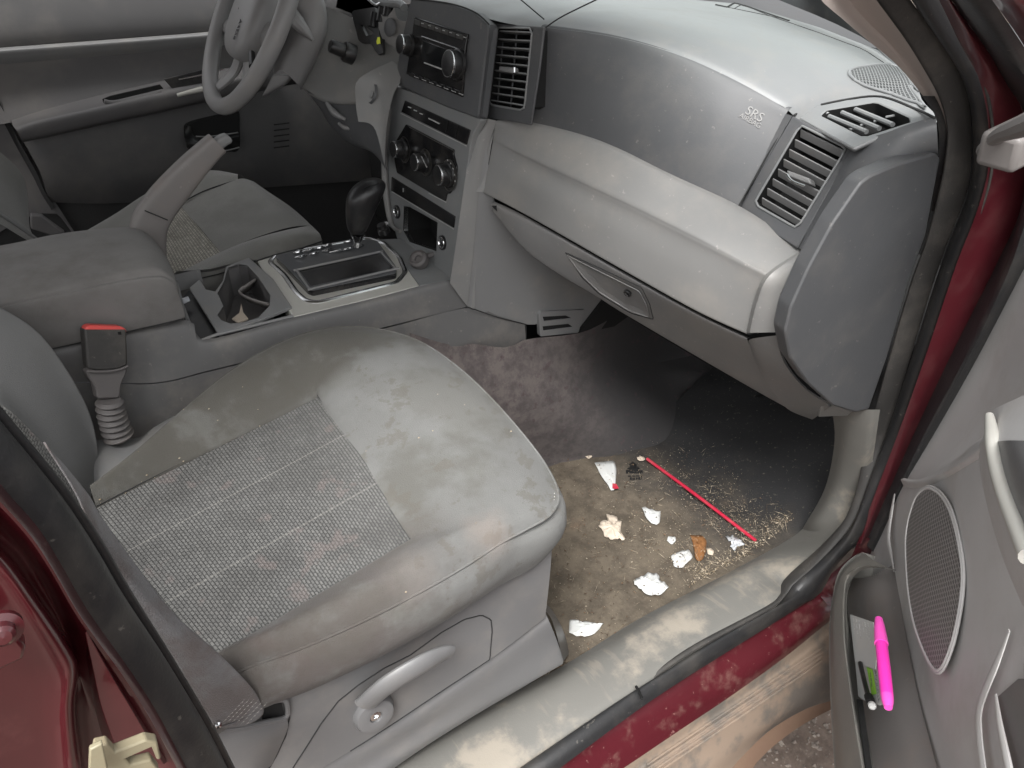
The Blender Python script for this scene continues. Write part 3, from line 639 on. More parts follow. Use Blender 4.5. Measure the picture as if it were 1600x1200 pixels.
# dark airbag panel, softly rolled over at the top
def rowmix(a, b, t, push=0.0, n=30):
    a, b = resample(crv(a), n), resample(crv(b), n); o_ = []
    for k in range(n):
        p = a[k].lerp(b[k], t); o_.append(p + Vector((-.8, 0, .6)) * push * min(1, 5 * k / n, 5 * (n - 1 - k) / n))
    return o_
abp = surf('airbag_panel', M['slate'], [resample(crv(SmA), 30), rowmix(SmA, U, .3, .008), rowmix(SmA, U, .62, .010), rowmix(SmA, U, .86, .006), resample(Ur, 30), [p + Vector((.012, 0, .0035)) for p in resample(Ur, 30)]], dash, nu=30, nv=30)
def interp(t, T):
    if t <= T[0][0]: return T[0][1:]
    for p, q in zip(T, T[1:]):
        if t <= q[0]:
            f = (t - p[0]) / (q[0] - p[0]); return tuple(a_ + (b_ - a_) * f for a_, b_ in zip(p[1:], q[1:]))
    return T[-1][1:]
Us = sorted([(p.y, p.x, p.z) for p in Ur])
FT = [(-.70, 1.0, .80), (-.60, .945, .800), (-.55, .90, .808), (-.535, .88, .825)] + [u_ for u_ in Us if u_[0] > -.525] + [(-.20, .652, .922), (-.16, .636, .924), (.15, .632, .926), (.19, .80, .925), (.75, .84, .90)]
RT_ = [(-.70, 1.02, .81), (-.64, 1.03, .835), (-.597, 1.05, .846), (-.50, 1.17, .854), (-.386, 1.25, .860), (-.245, 1.262, .878), (-.048, 1.267, .895), (.75, 1.26, .86)]
ys = [-.64 + 1.39 * k / 120 for k in range(121)]
prow = []
for j, t in enumerate((0, .03, .09, .2, .4, .6, .8, .94, 1.0)):
    r = []
    for y in ys:
        fx, fz = interp(y, FT); rx, rz = interp(y, RT_); L_ = rx - fx
        r.append(Vector((fx + L_ * t, y, fz + (rz - fz) * t + .030 * math.sin(PI * t ** .6) * min(1, L_ / .45) * (1 if t < 1 else 0) * .8)))
    prow.append(r)
pad = surf('upper_pad', M['slate_top'], prow, dash, nu=121, nv=40)
for pts, r_ in ((lay(pad, [(1150, 3), (1200, 24), (1281, 52), (1350, 78), (1420, 124)], 0), .0010), ([(1240, 181, 'X', .866), (1262, 169, 'X', .90), (1325, 155, 'X', .948), (1377, 151, 'X', .955), (1430, 170, 'X', .91), (1460, 184, 'X', .875)], .0016),
               ([(834, 192, 'Y', -.199), (842, 120), (850, 45, 'X', .662)], .0010), ([(1152, 326, 'X', .783), (1175, 285), (1205, 232), (1240, 181, 'X', .862)], .0010), ([(850, 45, 'X', .661), (878, 26, 'X', .68), (935, -2, 'X', .72)], .001), ([(812, -2, 'X', .66), (850, 30, 'X', .66)], .001)):
    rail('seam', M['seam'], pts, r_, dash, n=30, seg=6)
# demister slot
rail('demister_slot', M['seam'], lay(pad, [(1120, -1), (1165, 10), (1232, 33)], .0), .0022, dash, n=24, seg=6)
rail('demister_slot', M['seam'], lay(pad, [(1128, -8), (1172, 3), (1236, 27)], .0), .0010, dash, n=24, seg=6)
def gplate(name, m, P, parent, thick, out):
    P = [p + norm_of(P) * out for p in P]
    n = norm_of(P); u = Vector((1, 0, 0)); u = (u - n * u.dot(n)).normalized(); v = n.cross(u)
    c = sum(P, Vector()) / len(P); V = [c + n * thick * .6] ; F = []
    for p in P: V.append(p)
    for i in range(len(P)): F.append((0, 1 + i, 1 + (i + 1) % len(P)))
    me = newmesh(name, V, F, [((q - c).dot(u), (q - c).dot(v)) for q in V])
    if sum(p.normal.dot(n) for p in me.polygons) < 0: me.flip_normals()
    return link(name, me, m, parent)
# dash speaker grille
G = [(1326, 118), (1330, 110), (1350, 105), (1396, 103), (1420, 125), (1446, 160), (1425, 160), (1390, 147), (1345, 133)]
def gplate(name, m, P, parent, thick, out):
    P = [p + norm_of(P) * out for p in P]
    n = norm_of(P); u = Vector((1, 0, 0)); u = (u - n * u.dot(n)).normalized(); v = n.cross(u)
    c = sum(P, Vector()) / len(P); V = [c + n * thick * .6] ; F = []
    for p in P: V.append(p)
    for i in range(len(P)): F.append((0, 1 + i, 1 + (i + 1) % len(P)))
    me = newmesh(name, V, F, [((q - c).dot(u), (q - c).dot(v)) for q in V])
    if sum(p.normal.dot(n) for p in me.polygons) < 0: me.flip_normals()
    return link(name, me, m, parent)
# dash speaker grille
G = [(1326, 118), (1330, 110), (1350, 105), (1396, 103), (1420, 125), (1446, 160), (1425, 160), (1390, 147), (1345, 133)]
gs = [onto(pad, x, y, .001) for x, y in G]; gs = resample(gs, 40, closed=True)
gn = norm_of(gs)
def conform(name, m, o, px, parent, lift, rings=7):
    """a thin skin over a curved surface, bounded by a pixel outline"""
    n = 48; c = (sum(p[0] for p in px) / len(px), sum(p[1] for p in px) / len(px))
    loop = [(v.x, v.y) for v in resample([Vector((x, y, 0)) for x, y in px], n, closed=True)]
    V = []; F = []
    for k in range(rings):
        t = 1 - k / rings
        for x, y in loop: V.append(onto(o, c[0] + (x - c[0]) * t, c[1] + (y - c[1]) * t, lift))
    V.append(onto(o, *c, lift))
    for k in range(rings - 1):
        for i in range(n): F.append((k*n+i, k*n+(i+1) % n, (k+1)*n+(i+1) % n, (k+1)*n+i))
    for i in range(n): F.append(((rings-1)*n+i, (rings-1)*n+(i+1) % n, rings*n))
    me = newmesh(name, V, F, [(v.x * .7 + v.y * .7, -v.x * .7 + v.y * .7) for v in V])
    if sum(p.normal.dot(CP - p.center) for p in me.polygons) < 0: me.flip_normals()
    return link(name, me, m, parent), V[:n]
spg, gs = conform('speaker_grille', M['grille2'], pad, G, dash, .0015)
rail('grille_rim', M['slate_top'], gs, .0022, spg, closed=True, n=70, seg=8)

# outer vent pod: top face, vent face, side face
def A_(x, y, k, v): return A(x, y, k, v)
T_ = {'a': A(1240, 181, 'X', .862), 'b': A(1334, 231, 'Y', -.645), 'c': A(1246, 385, 'Y', -.63), 'd': A(1152, 328, 'X', .785)}
FACE = [T_['a'], T_['b'], T_['c'], T_['d']]
fn = norm_of(FACE); fp = (fn, sum(FACE, Vector()) / 4)
def FP(x, y, v=0.0): return A(x, y, fp, v)
VO = [(1254, 197), (1322, 231), (1318, 240), (1249, 352), (1242, 355), (1184, 322), (1181, 314), (1248, 200)]
vo = [FP(*p) for p in VO]
slab('vent_surround', M['slate'], [FP(1238, 181), FP(1334, 231), FP(1246, 388), FP(1150, 329)], dash, thick=.004, bevel=.003, holes=[vo])
surf('pod_cheek', M['slate'], [[FP(1238, 181, -.001), FP(1196, 253, -.001), FP(1150, 329, -.001)], [onto(abp, 1226, 176, -.002), onto(abp, 1184, 250, -.002), onto(abp, 1144, 325, -.002)]], dash, nu=10, nv=3, linv=True)
def well(name, m, O, d, parent, depth, floor_m=None, **kw):
    n = len(O); V = O + [p + d * depth for p in O]; F = [(i, (i+1) % n, n + (i+1) % n, n + i) for i in range(n)] + [tuple(n + i for i in range(n))]
    me = newmesh(name, V, F); bm = bmesh.new(); bm.from_mesh(me); bmesh.ops.recalc_face_normals(bm, faces=bm.faces[:]); bm.to_mesh(me); bm.free()
    return link(name, me, m, parent, **kw)
def vent(parent, name, O, face, corners, nsl, m_sl, tilt, tabpos=None, wide=.013, label=None):
    """corners = tl, tr, br, bl of the opening; slats run tl->tr and are stacked towards bl"""
    n = face
    v = well(name, M['dark'], O, -n, parent, .045, label=label)
    tl, tr, br, bl = corners
    for i in range(nsl):
        t = (i + .55) / nsl
        a, b_ = tl.lerp(bl, t), tr.lerp(br, t); d = (b_ - a).normalized(); dn = ((bl - tl).normalized())
        up = (-n * math.cos(tilt) + dn * math.sin(tilt)).normalized(); th = d.cross(up).normalized()
        c = (a + b_) / 2 - n * .008
        box('slat', m_sl, c, d * ((b_ - a).length / 2 - .0008), up * wide / 2, th * .0011, v, .0005, 1)
    rail('vent_rim', M['slate_top'], [p + n * .0005 for p in O], .0016, v, closed=True, n=len(O) * 5, seg=8, lin=True)
    return v
v1 = vent(dash, 'vent', vo, fn, (FP(1251, 196), FP(1322, 231), FP(1246, 356), FP(1182, 318)), 8, M['grey'], .75, wide=.012, label='outer dashboard vent with eight grey slats')
tb = box('vent_tab', M['grey'], FP(1252, 279, .004), (FP(1272, 283) - FP(1236, 270)) / 2, -fn * .008, (FP(1250, 272) - FP(1253, 282)) / 2, v1, .002)
rail('tab_trim', M['chrome'], [FP(1230, 273, .013), FP(1238, 283, .014), (FP(1258, 291, .013))], .0018, v1, n=10)
# pod top with side window demister
TOPF = [A(1240, 180, 'X', .862), A(1262, 168, 'X', .895), A(1325, 155, 'X', .945), A(1377, 151, 'X', .95), A(1458, 182, 'X', .875), A(1391, 206, 'Y', -.68), T_['b']]
tn = norm_of(TOPF); tp_ = (tn, sum(TOPF, Vector()) / len(TOPF))
def TP(x, y, v=0.0): return A(x, y, tp_, v)
DO = [TP(*p) for p in ((1284, 180), (1292, 173), (1364, 161), (1372, 162), (1420, 184), (1421, 190), (1356, 211), (1346, 211))]
surf_top = slab('pod_top', M['slate_top'], [TP(1240, 180), TP(1262, 168), TP(1325, 155), TP(1377, 151), TP(1420, 166), TP(1460, 183), TP(1391, 206), TP(1334, 232)], dash, thick=.006, bevel=.003, holes=[DO])
v2 = well('demister_vent', M['dark'], DO, -tn, dash, .03)
for k, (a, b_) in enumerate((((1296, 182), (1354, 206)), ((1316, 176), (1374, 201)), ((1337, 171), (1395, 195)))):
    rail('fin', M['slate_top'], [TP(*a, -.004), TP(*b_, -.004)], .0032, v2, n=2, lin=True, seg=8)
for a, b_ in (((1325, 203), (1335, 201)), ((1344, 196), (1356, 192)), ((1365, 190), (1378, 186)), ((1384, 183), (1400, 180))):
    rail('fin', M['slate_top'], [TP(*a, -.006), TP(*b_, -.006)], .0015, v2, n=2, lin=True, seg=6)
surf('pod_side', M['slate'], [
    [(1246, 386, 'Y', -.632), (1290, 308), (1334, 231, 'Y', -.647), (1391, 205, 'Y', -.682), (1430, 191), (1462, 183, 'Y', -.715)],
    [(1256, 392, 'Y', -.648), (1300, 320), (1341, 250, 'Y', -.667), (1395, 226, 'Y', -.695), (1434, 210), (1464, 202, 'Y', -.725)],
    [(1273, 402, 'Y', -.660), (1316, 335), (1352, 277, 'Y', -.682), (1400, 256, 'Y', -.705), (1440, 242), (1466, 238, 'Y', -.730)],
    [(1275, 410, 'Y', -.645), (1318, 343), (1354, 285, 'Y', -.667), (1401, 262, 'Y', -.690), (1440, 248), (1468, 244, 'Y', -.715)]], dash, nu=44, nv=16)
surf('pillar_gap', M['rubber'], [[(1440, 150, 'Y', -.705), (1463, 186, 'Y', -.714), (1467, 240, 'Y', -.717), (1455, 330, 'Y', -.714)], [(1484, 150, 'Y', -.71), (1487, 186, 'Y', -.72), (1489, 240, 'Y', -.722), (1472, 330, 'Y', -.72)]], dash, nu=12, nv=3, linv=True)
# end cap cover
ec = [(1226, 519), (1235, 480), (1262, 420), (1300, 350), (1345, 285), (1360, 274), (1400, 257), (1462, 239), (1470, 246), (1447, 367), (1420, 443), (1387, 557), (1358, 640), (1336, 645), (1300, 634), (1262, 600), (1234, 560)]
ECP = crv([(x, y, 'Y', -.712 - .02 * (x - 1226) / 240) for x, y in ec])
slab('end_cover', M['slate'], rnd(ECP, .005), dash, thick=.03, bevel=.004, nrm=Vector((-.35, -.9, .1)).normalized(), label='slate grey end cover beside the door seal')
# light bolster above the glovebox
RG = [(770, 222, 'Y', -.145), (850, 262), (980, 322), (1090, 376), (1197, 429, 'Y', -.635)]
GAP = [(756, 300, 'Y', -.145), (820, 333), (980, 424), (1090, 485), (1167, 520, 'Y', -.625)]
def shift(r, dx=0, dy=0, dz=0, n=30): return [p + Vector((dx, dy, dz)) for p in resample(crv(r), n)]
SB = [(775, 188, 'Y', -.15), (829, 193), (900, 211), (960, 234), (1040, 275), (1152, 328), (1250, 396, 'Y', -.64)]
surf('knee_bolster', M['glovegrey'], [shift(SB, .012), shift(SB, 0, 0, -.002), rowmix(SB, RG, .5, .003), rowmix(SB, RG, .88, .004), rowmix(RG, GAP, .0, .0), rowmix(RG, GAP, .12, -.000), rowmix(RG, GAP, .5, .004), rowmix(RG, GAP, .93, .001), shift(GAP, .004, 0, -.004), shift(GAP, .03, 0, -.006)], dash, nu=36, nv=50)
surf('bolster_end', M['glovegrey'], [
    [(1248, 394, 'Y', -.638), (1197, 429, 'Y', -.636), (1178, 470, 'Y', -.63), (1166, 520, 'Y', -.625)],
    [(1252, 397, 'Y', -.648), (1203, 431, 'Y', -.650), (1184, 472, 'Y', -.645), (1172, 520, 'Y', -.640)],
    [(1273, 404, 'Y', -.668), (1250, 440, 'Y', -.670), (1234, 478, 'Y', -.675), (1225, 519, 'Y', -.680)]], dash, nu=20, nv=8, linv=True)
surf('bolster_end', M['glovegrey'], [
    [(829, 193, 'Y', -.2), (790, 188, 'Y', -.16), (772, 210, 'Y', -.145), (764, 250, 'Y', -.143), (756, 300, 'Y', -.145)],
    [(829, 193, 'Y', -.2), (775, 188, 'Y', -.135), (757, 215, 'Y', -.135), (745, 250, 'Y', -.132), (735, 300, 'Y', -.132)]], dash, nu=16, nv=4, linv=True)
# glovebox
GT = [(768, 318, 'Y', -.16), (820, 343), (980, 434), (1090, 495), (1169, 533, 'Y', -.622)]
GB = [(770, 330, 'Y', -.16), (830, 400), (941, 470), (981, 495), (1164, 602), (1232, 640, 'Y', -.62)]
gb = surf('glovebox', M['glovebox'], [shift(GT, .006, 0, .002), shift(GT, 0, 0, -.001), rowmix(GT, GB, .45, .006), rowmix(GT, GB, .93, .001), shift(GB, .006, 0, -.002)], dash, nu=40, nv=30)
surf('glovebox_end', M['glovebox'], [
    [(1169, 533, 'Y', -.622), (1184, 572), (1208, 612), (1232, 640, 'Y', -.622), (1268, 655, 'Y', -.630)],
    [(1176, 529, 'Y', -.640), (1192, 568), (1222, 610), (1248, 640, 'Y', -.640), (1272, 654, 'Y', -.645)],
    [(1213, 524, 'Y', -.672), (1225, 566), (1256, 606), (1292, 631, 'Y', -.690), (1296, 636, 'Y', -.695)],
    [(1216, 524, 'Y', -.660), (1228, 566), (1259, 606), (1295, 631, 'Y', -.678), (1299, 636, 'Y', -.683)]], gb, nu=24, nv=10)
slab('corner_cap', M['glovegrey'], [(1296, 628, 'Y', -.69), (1283, 636, 'Y', -.68), (1278, 652, 'Y', -.67), (1324, 650, 'Y', -.70), (1332, 644, 'Y', -.71)], dash, thick=.02, bevel=.002)
surf('gap_shadow', M['dark'], [shift(GAP, .02, 0, -.002), shift(GT, .02, 0, .002)], dash, nu=30, nv=2, linv=True)
# glovebox latch
lp = resample([onto(gb, x, y, .0025) for x, y in ((888, 398), (935, 421), (1000, 453), (1011, 474), (1016, 494), (985, 484), (938, 455), (912, 430))], 60, lin=True, closed=True)
ln = norm_of(lp)
lt = gplate('latch', M['glovebox'], rnd(lp, .004, 2), gb, -.012, .0)
lt['label'] = 'recessed glovebox latch with round lock'
rail('latch_rim', M['glovebox'], lp, .0008, gb, closed=True, n=80, seg=8)
rail('latch_gap', M['seam'], [p - ln * .001 for p in resample([onto(gb, x, y, .001) for x, y in ((884, 395), (936, 418), (1003, 449), (1015, 474), (1021, 499), (985, 489), (936, 459), (909, 433))], 50, lin=True, closed=True)],   .0010, gb, closed=True, n=70, seg=6)
c_ = onto(gb, 982, 456, .002)
lathe('lock', M['black'], [(.0, -.01), (.0060, -.002), (.0068, .002), (.006, .003), (.004, .002), (.0, .001)], c_, ln, gb, seg=20)
rail('keyhole', M['chrome'], [c_ + ln * .004 + Vector((0, -.003, -.001)), c_ + ln * .004 + Vector((0, .003, .001))], .0009, gb, n=2)
# raised lettering on the airbag panel
def srs(t, x, y, size, ext):
    c0 = onto(abp, x, y, .0006); r_ = onto(abp, x + 14, y + 8, .0006) - onto(abp, x - 14, y - 8, .0006); u_ = onto(abp, x + 3, y - 12, .0006) - onto(abp, x - 3, y + 12, .0006)
    txt('embossed_lettering', M['grey'], t, c0, r_, u_, size, dash, ext=ext)
srs('SRS', 1179, 179, .017, .0006); srs('AIRBAG', 1172, 189, .0095, .0005)

# ------------------------------------------------------------------ centre stack
S1 = plane2(.617, .901, .599, .811); S2 = plane2(.596, .79, .556, .50)
def s1(x, y, v=0.0): return A(x, y, S1, v)
def s2(x, y, v=0.0): return A(x, y, S2, v)
n1, n2 = S1[0], S2[0]
rp = slab('radio_surround', M['slate'], rnd([s1(*p) for p in ((645, -6), (700, 4), (742, 18), (766, 40), (758, 110), (749, 186), (700, 168), (655, 148), (618, 131), (630, 60))], .008), dash, thick=.02, bevel=.003, out=.003)
rail('surround_edge', M['seam'], [s1(640, -2, .004), s1(700, 5, .004), s1(742, 19, .004), s1(764, 38, .004)], .0012, rp, n=16)
surf('stack_side', M['slate'], [[s1(766, 38, .003), s1(760, 90, .003), s1(749, 187, .003)], [A(776, 40, 'Y', -.145), A(768, 95, 'Y', -.145), A(761, 168, 'Y', -.145)], ], dash, nu=8, nv=2, linv=True)
radio = slab('radio', M['gloss'], [s1(*p) for p in ((653, 27), (736, 54), (733, 72), (727, 152), (640, 116), (647, 72))], dash, thick=.008, bevel=.001, out=.007, label='black car stereo with two chromed knobs')
for p, r_ in (((640, 71), .0165), ((716, 101), .021)):
    k = lathe('knob', M['black'], [(r_ * 1.15, 0), (r_ * 1.12, .004), (r_, .005), (r_ * .97, .016), (r_ * .9, .020), (r_ * .5, .0215), (0, .0215)], s1(*p, .007), n1, radio, seg=36)
    lathe('chrome_ring', M['chrome'], [(r_ * .90, .0195), (r_ * .97, .0195), (r_ * 1.0, .0172), (r_ * .97, .0150)], s1(*p, .007), n1, radio, seg=36)
slab('display', M['screen'], [s1(*p) for p in ((668, 64), (715, 82), (712, 112), (664, 96))], radio, thick=.002, bevel=.0005, out=.009)
rail('disc_slot', M['chrome'], [s1(659, 57, .0085), s1(720, 78, .0085)], .0010, radio, n=2, seg=6)
rail('display_edge', M['bare'], [s1(663, 98, .009), s1(703, 113, .009)], .0012, radio, n=2, seg=6)
for i in range(7):
    x, y = 660 + i * 11, 35 + i * 3.6
    slab('radio_button', M['rubber2'], [s1(x - 4.5, y - 4), s1(x + 4.5, y - 1), s1(x + 4, y + 7), s1(x - 5, y + 4)], radio, thick=.004, bevel=.0008, out=.010)
    rail('button_mark', M['bare'], [s1(x - 2, y + 1, .0105), s1(x + 2, y + 2.2, .0105)], .0005, radio, n=2, seg=5)
for i in range(7):
    x, y = 651 + i * 11.6, 119 + i * 4.4
    slab('radio_button', M['gloss'], [s1(x - 4.5, y - 6), s1(x + 4.5, y - 2.6), s1(x + 4, y + 4), s1(x - 5, y)], radio, thick=.003, bevel=.0006, out=.0095)
    rail('button_mark', M['bare'], [s1(x - 3.5, y + .5, .0102), s1(x + 3, y + 3, .0102)], .0005, radio, n=2, seg=5)
# centre vent
CV = plane2(.643, .913, .632, .80); cn = CV[0]
def cvp(x, y, v=0.0): return A(x, y, CV, v)
CO = [cvp(*p) for p in ((780, 43), (828, 44), (832, 48), (820, 168), (815, 172), (768, 164), (764, 158), (776, 48))]
slab('vent_surround', M['slate'], [cvp(*p) for p in ((765, 36), (850, 42), (842, 110), (829, 196), (790, 188), (749, 186), (757, 110))], dash, thick=.004, bevel=.002, holes=[CO])
v3 = vent(dash, 'vent', CO, cn, (cvp(779, 43), cvp(832, 45), cvp(818, 172), cvp(765, 163)), 10, M['slate_top'], .25, wide=.014, label='upright centre vent with ten thin slats')
tb = box('vent_tab', M['grey'], cvp(795, 109, .004), (cvp(805, 110) - cvp(784, 107)) / 2, -cn * .006, (cvp(795, 105) - cvp(795, 113)) / 2, v3, .002)
rail('tab_trim', M['chrome'], [cvp(804, 105, .01), cvp(804, 113, .01)], .0016, v3, n=3)
for x in (785, 806): rail('inner_blade', M['slate'], [cvp(x + 2, 46, -.014), cvp(x - 8, 168, -.014)], .0014, v3, n=2, seg=6)
# lower stack face
LW = [(612, 132), (660, 150), (752, 187), (738, 212), (724, 300), (712, 385), (704, 440), (660, 415), (622, 380), (608, 330), (602, 250), (607, 180)]
slot = [s2(*p) for p in ((625, 352), (648, 330), (682, 352), (681, 392), (700, 402), (660, 408), (640, 394), (628, 376))]
face = slab('stack_face', M['slate_top'], [s2(*p) for p in LW], dash, thick=.012, bevel=.002, holes=[[s2(*p) for p in ((631, 322), (640, 324), (683, 348), (681, 392), (640, 378), (630, 360))]])
well('storage_slot', M['dark'], [s2(*p) for p in ((631, 322), (640, 324), (683, 348), (681, 392), (640, 378), (630, 360))], -n2, face, .06)
# rows of switches
sb = slab('switch_bank', M['gloss'], [s2(*p) for p in ((634, 157), (736, 203), (730, 226), (628, 175))], dash, thick=.006, bevel=.001, out=.002)
rail('edge_line', M['bare'], [s2(626, 177, .0035), s2(729, 228, .0035)], .0007, sb, n=2, seg=5)
for i, (x, y) in enumerate(((640, 167), (649, 172), (658, 177))): rail('switch_mark', M['bare'], [s2(x - 2, y, .0035), s2(x + 2, y + 1.5, .0035)], .0011, sb, n=2, seg=6)
rail('switch_mark', M['bare'], [s2(670, 185, .0035), s2(686, 193, .0035)], .0012, sb, n=2, seg=6)
for x, y in ((700, 187), (715, 194)): rail('switch_gap', M['dark'], [s2(x, y, .003), s2(x - 4, y + 20, .003)], .0006, sb, n=2, seg=5)
cl = slab('climate_panel', M['gloss'], rnd([s2(*p) for p in ((636, 194), (711, 234), (710, 240), (716, 262), (712, 290), (704, 303), (700, 302), (697, 315), (622, 270), (618, 250), (617, 225), (628, 208))], .004), dash, thick=.006, bevel=.001, out=.003, label='black climate panel with three chromed dials')
rail('edge_line', M['bare'], [s2(670, 302, .004), s2(697, 316, .004)], .0008, cl, n=2, seg=5)
rail('edge_line', M['rubber2'], [s2(640, 199, .004), s2(710, 236, .004)], .0007, cl, n=2, seg=5)
for (x, y), r_ in (((624, 232), .0165), ((657, 252), .0165), ((694, 272), .0185)):
    lathe('dial_scale', M['rubber2'], [(r_ * 1.45, 0), (r_ * 1.47, .0008), (r_ * 1.40, .0008), (r_ * 1.38, 0)], s2(x + 8, y + 2, .003), n2, cl, seg=40)
    k = lathe('dial', M['black'], [(r_ * 1.2, 0), (r_ * 1.15, .003), (r_, .004), (r_ * .95, .018), (r_ * .86, .0215), (r_ * .4, .022), (0, .022)], s2(x + 6, y + 1, .003), n2, cl, seg=32)
    lathe('chrome_ring', M['chrome'], [(r_ * .86, .0215), (r_ * .93, .0212), (r_ * .96, .0190), (r_ * .93, .0170)], s2(x + 6, y + 1, .003), n2, cl, seg=32)
    box('dial_grip', M['chrome'] if x == 657 else M['black'], s2(x + 6, y + 1, .0262), Vector((0, .4, .3)).normalized() * r_ * .75, n2 * .0012, Vector((0, -.3, .4)).normalized() * .0018, cl, .0006)
for i in range(7):
    a = -1.0 + i * .42; q = s2(700, 273, .0045) + Vector((0, -math.cos(a), math.sin(a))) * .0255
    box('dial_mark', M['bare'], q, Vector((0, .0013, 0)), n2 * .0003, Vector((0, 0, .0012)), cl, .0001, 1)
sb2 = slab('switch_bank', M['gloss'], [s2(*p) for p in ((613, 276), (712, 338), (710, 356), (612, 298))], dash, thick=.006, bevel=.001, out=.002)
rail('edge_line', M['bare'], [s2(613, 300, .003), s2(709, 358, .003)], .0006, sb2, n=2, seg=5)
rail('switch_mark', M['bare'], [s2(630, 294, .0035), s2(630, 300, .0035)], .0008, sb2, n=2, seg=5)
for (x, y) in ((621, 331), (692, 379)):
    so = lathe('power_socket', M['black'], [(.0135, 0), (.0135, .003), (.0105, .0035), (.0095, .001), (.009, -.012), (0, -.012)], s2(x, y, .0), n2, dash, seg=28)
    lathe('socket_ring', M['chrome'], [(.0112, .0030), (.0100, .0046), (.0092, .0030)], s2(x, y, .0), n2, so, seg=28)
# light side cheek of the stack running down to the carpet
surf('stack_cheek', M['glovegrey'], [
    [(752, 184, 'Y', -.130), (738, 212), (724, 300), (712, 385), (703, 442, 'Y', -.130)],
    [(764, 186, 'Y', -.145), (752, 215), (738, 305), (732, 390), (731, 479, 'Y', -.140)],
    [(778, 189, 'Y', -.150), (764, 225), (750, 310), (744, 395), (742, 482, 'Y', -.146)]], dash, nu=24, nv=8)
surf('stack_flank', M['grey'], [
    [(760, 225, 'Y', -.142), (748, 305), (740, 395), (731, 479, 'Y', -.142)],
    [(768, 300, 'Y', -.148), (790, 370), (805, 440), (822, 507, 'Y', -.150)],
    [(775, 322, 'Y', -.150), (820, 370), (860, 430), (870, 500, 'Y', -.152)],
    [(800, 340, 'Y', -.150), (860, 400), (905, 440), (942, 470, 'Y', -.155), (910, 520, 'Y', -.155)],
    [(900, 360, 'Y', -.160), (940, 410), (960, 450), (975, 480, 'Y', -.16)]], dash, nu=20, nv=24)
rail('cheek_seam', M['seam'], [(731, 480, 'Y', -.149), (775, 495), (822, 507, 'Y', -.158), (822, 530, 'Y', -.158)], .0010, dash, n=16, seg=6, lin=True)
# foot vent in the flank
FVP = (Vector((0, -1, 0)), Vector((0, -.157, 0)))
fo = [A(*p, FVP) for p in ((846, 490), (908, 487), (902, 520), (846, 524))]
fv = slab('foot_vent', M['grey'], rnd([A(*p, FVP, .003) for p in ((842, 492), (846, 487), (914, 484), (904, 520), (844, 526))], .004), dash, thick=.01, bevel=.0015, holes=[[A(*p, FVP, .003) for p in ((848, 495), (884, 493), (893, 497), (850, 502))], [A(*p, FVP, .003) for p in ((848, 510), (888, 506), (895, 511), (849, 517))]])
slab('vent_dark', M['dark'], [A(*p, FVP, .001) for p in ((847, 493), (897, 491), (897, 514), (847, 519))], fv, thick=.002, bevel=0)
# dark shape under the glovebox
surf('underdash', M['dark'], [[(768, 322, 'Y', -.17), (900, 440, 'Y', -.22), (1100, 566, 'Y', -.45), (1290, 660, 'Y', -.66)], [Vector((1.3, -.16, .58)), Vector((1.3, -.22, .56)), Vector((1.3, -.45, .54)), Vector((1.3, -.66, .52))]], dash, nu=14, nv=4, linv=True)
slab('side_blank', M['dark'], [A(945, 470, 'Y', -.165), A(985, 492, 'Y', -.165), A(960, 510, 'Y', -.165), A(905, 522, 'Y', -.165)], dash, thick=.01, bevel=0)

# ------------------------------------------------------------------ driver's side of the dash
surf('cluster_shelf', M['glovegrey'], [
    [(500, 6, 'Y', .33), (548, 27, 'Y', .29), (600, 62, 'Y', .22), (640, 86, 'Y', .16)],
    [(484, 60, 'Y', .33), (548, 66, 'Y', .28), (595, 92, 'Y', .21), (628, 108, 'Y', .15)],
    [(478, 120, 'Y', .33), (520, 128, 'Y', .28), (570, 125, 'Y', .21), (600, 112, 'Y', .17)],
    [(474, 140, 'Y', .33), (510, 158, 'Y', .28), (564, 158, 'Y', .21), (590, 130, 'Y', .17)],
    [(500, 165, 'Y', .33), (530, 165, 'Y', .28), (575, 162, 'Y', .21), (600, 140, 'Y', .17)]], dash, nu=24, nv=24)
surf('stack_side', M['glovegrey'], [
    [(613, 95, 'Y', .165), (560, 124, 'Y', .18), (556, 160, 'Y', .18), (560, 190, 'Y', .17)],
    [(626, 108, 'Y', .145), (600, 125, 'Y', .155), (590, 165, 'Y', .155), (585, 200, 'Y', .15)],
    [(625, 130, 'Y', .125), (614, 150, 'Y', .13), (604, 200, 'Y', .13), (601, 260, 'Y', .13)]], dash, nu=16, nv=12)
kc = A(585, 147, 'Y', .175)
sn = Vector((-.8, -.1, .35)).normalized()
lathe('dimmer_recess', M['slate'], [(.022, .004), (.019, .008), (.015, .004), (.013, -.002), (0, -.002)], kc + sn * .004, sn, dash, seg=28)
lathe('dimmer_knob', M['grey'], [(.009, 0), (.009, .010), (.006, .012), (0, .012)], kc + sn * .002 + Vector((0, -.004, -.002)), sn, dash, seg=20)
rail('stack_rail', M['glovegrey'], [s2(610, 170, .002), s2(603, 215, .004), s2(601, 260, .006), s2(604, 310, .006), s2(612, 350, .004), s2(626, 362, .002)], [.005, .006, .007, .007, .006, .004], dash, n=24)
surf('knee_panel', M['slate'], [
    [(478, 140, 'Y', .32), (520, 162, 'Y', .27), (575, 165, 'Y', .19), (604, 190, 'Y', .135)],
    [(500, 170, 'Y', .32), (528, 192, 'Y', .27), (575, 205, 'Y', .19), (602, 230, 'Y', .135)],
    [(520, 200, 'Y', .32), (545, 222, 'Y', .27), (580, 236, 'Y', .19), (603, 262, 'Y', .135)],
    [(545, 200, 'Y', .32), (560, 225, 'Y', .27), (590, 240, 'Y', .19), (606, 266, 'Y', .15)]], dash, nu=20, nv=16)
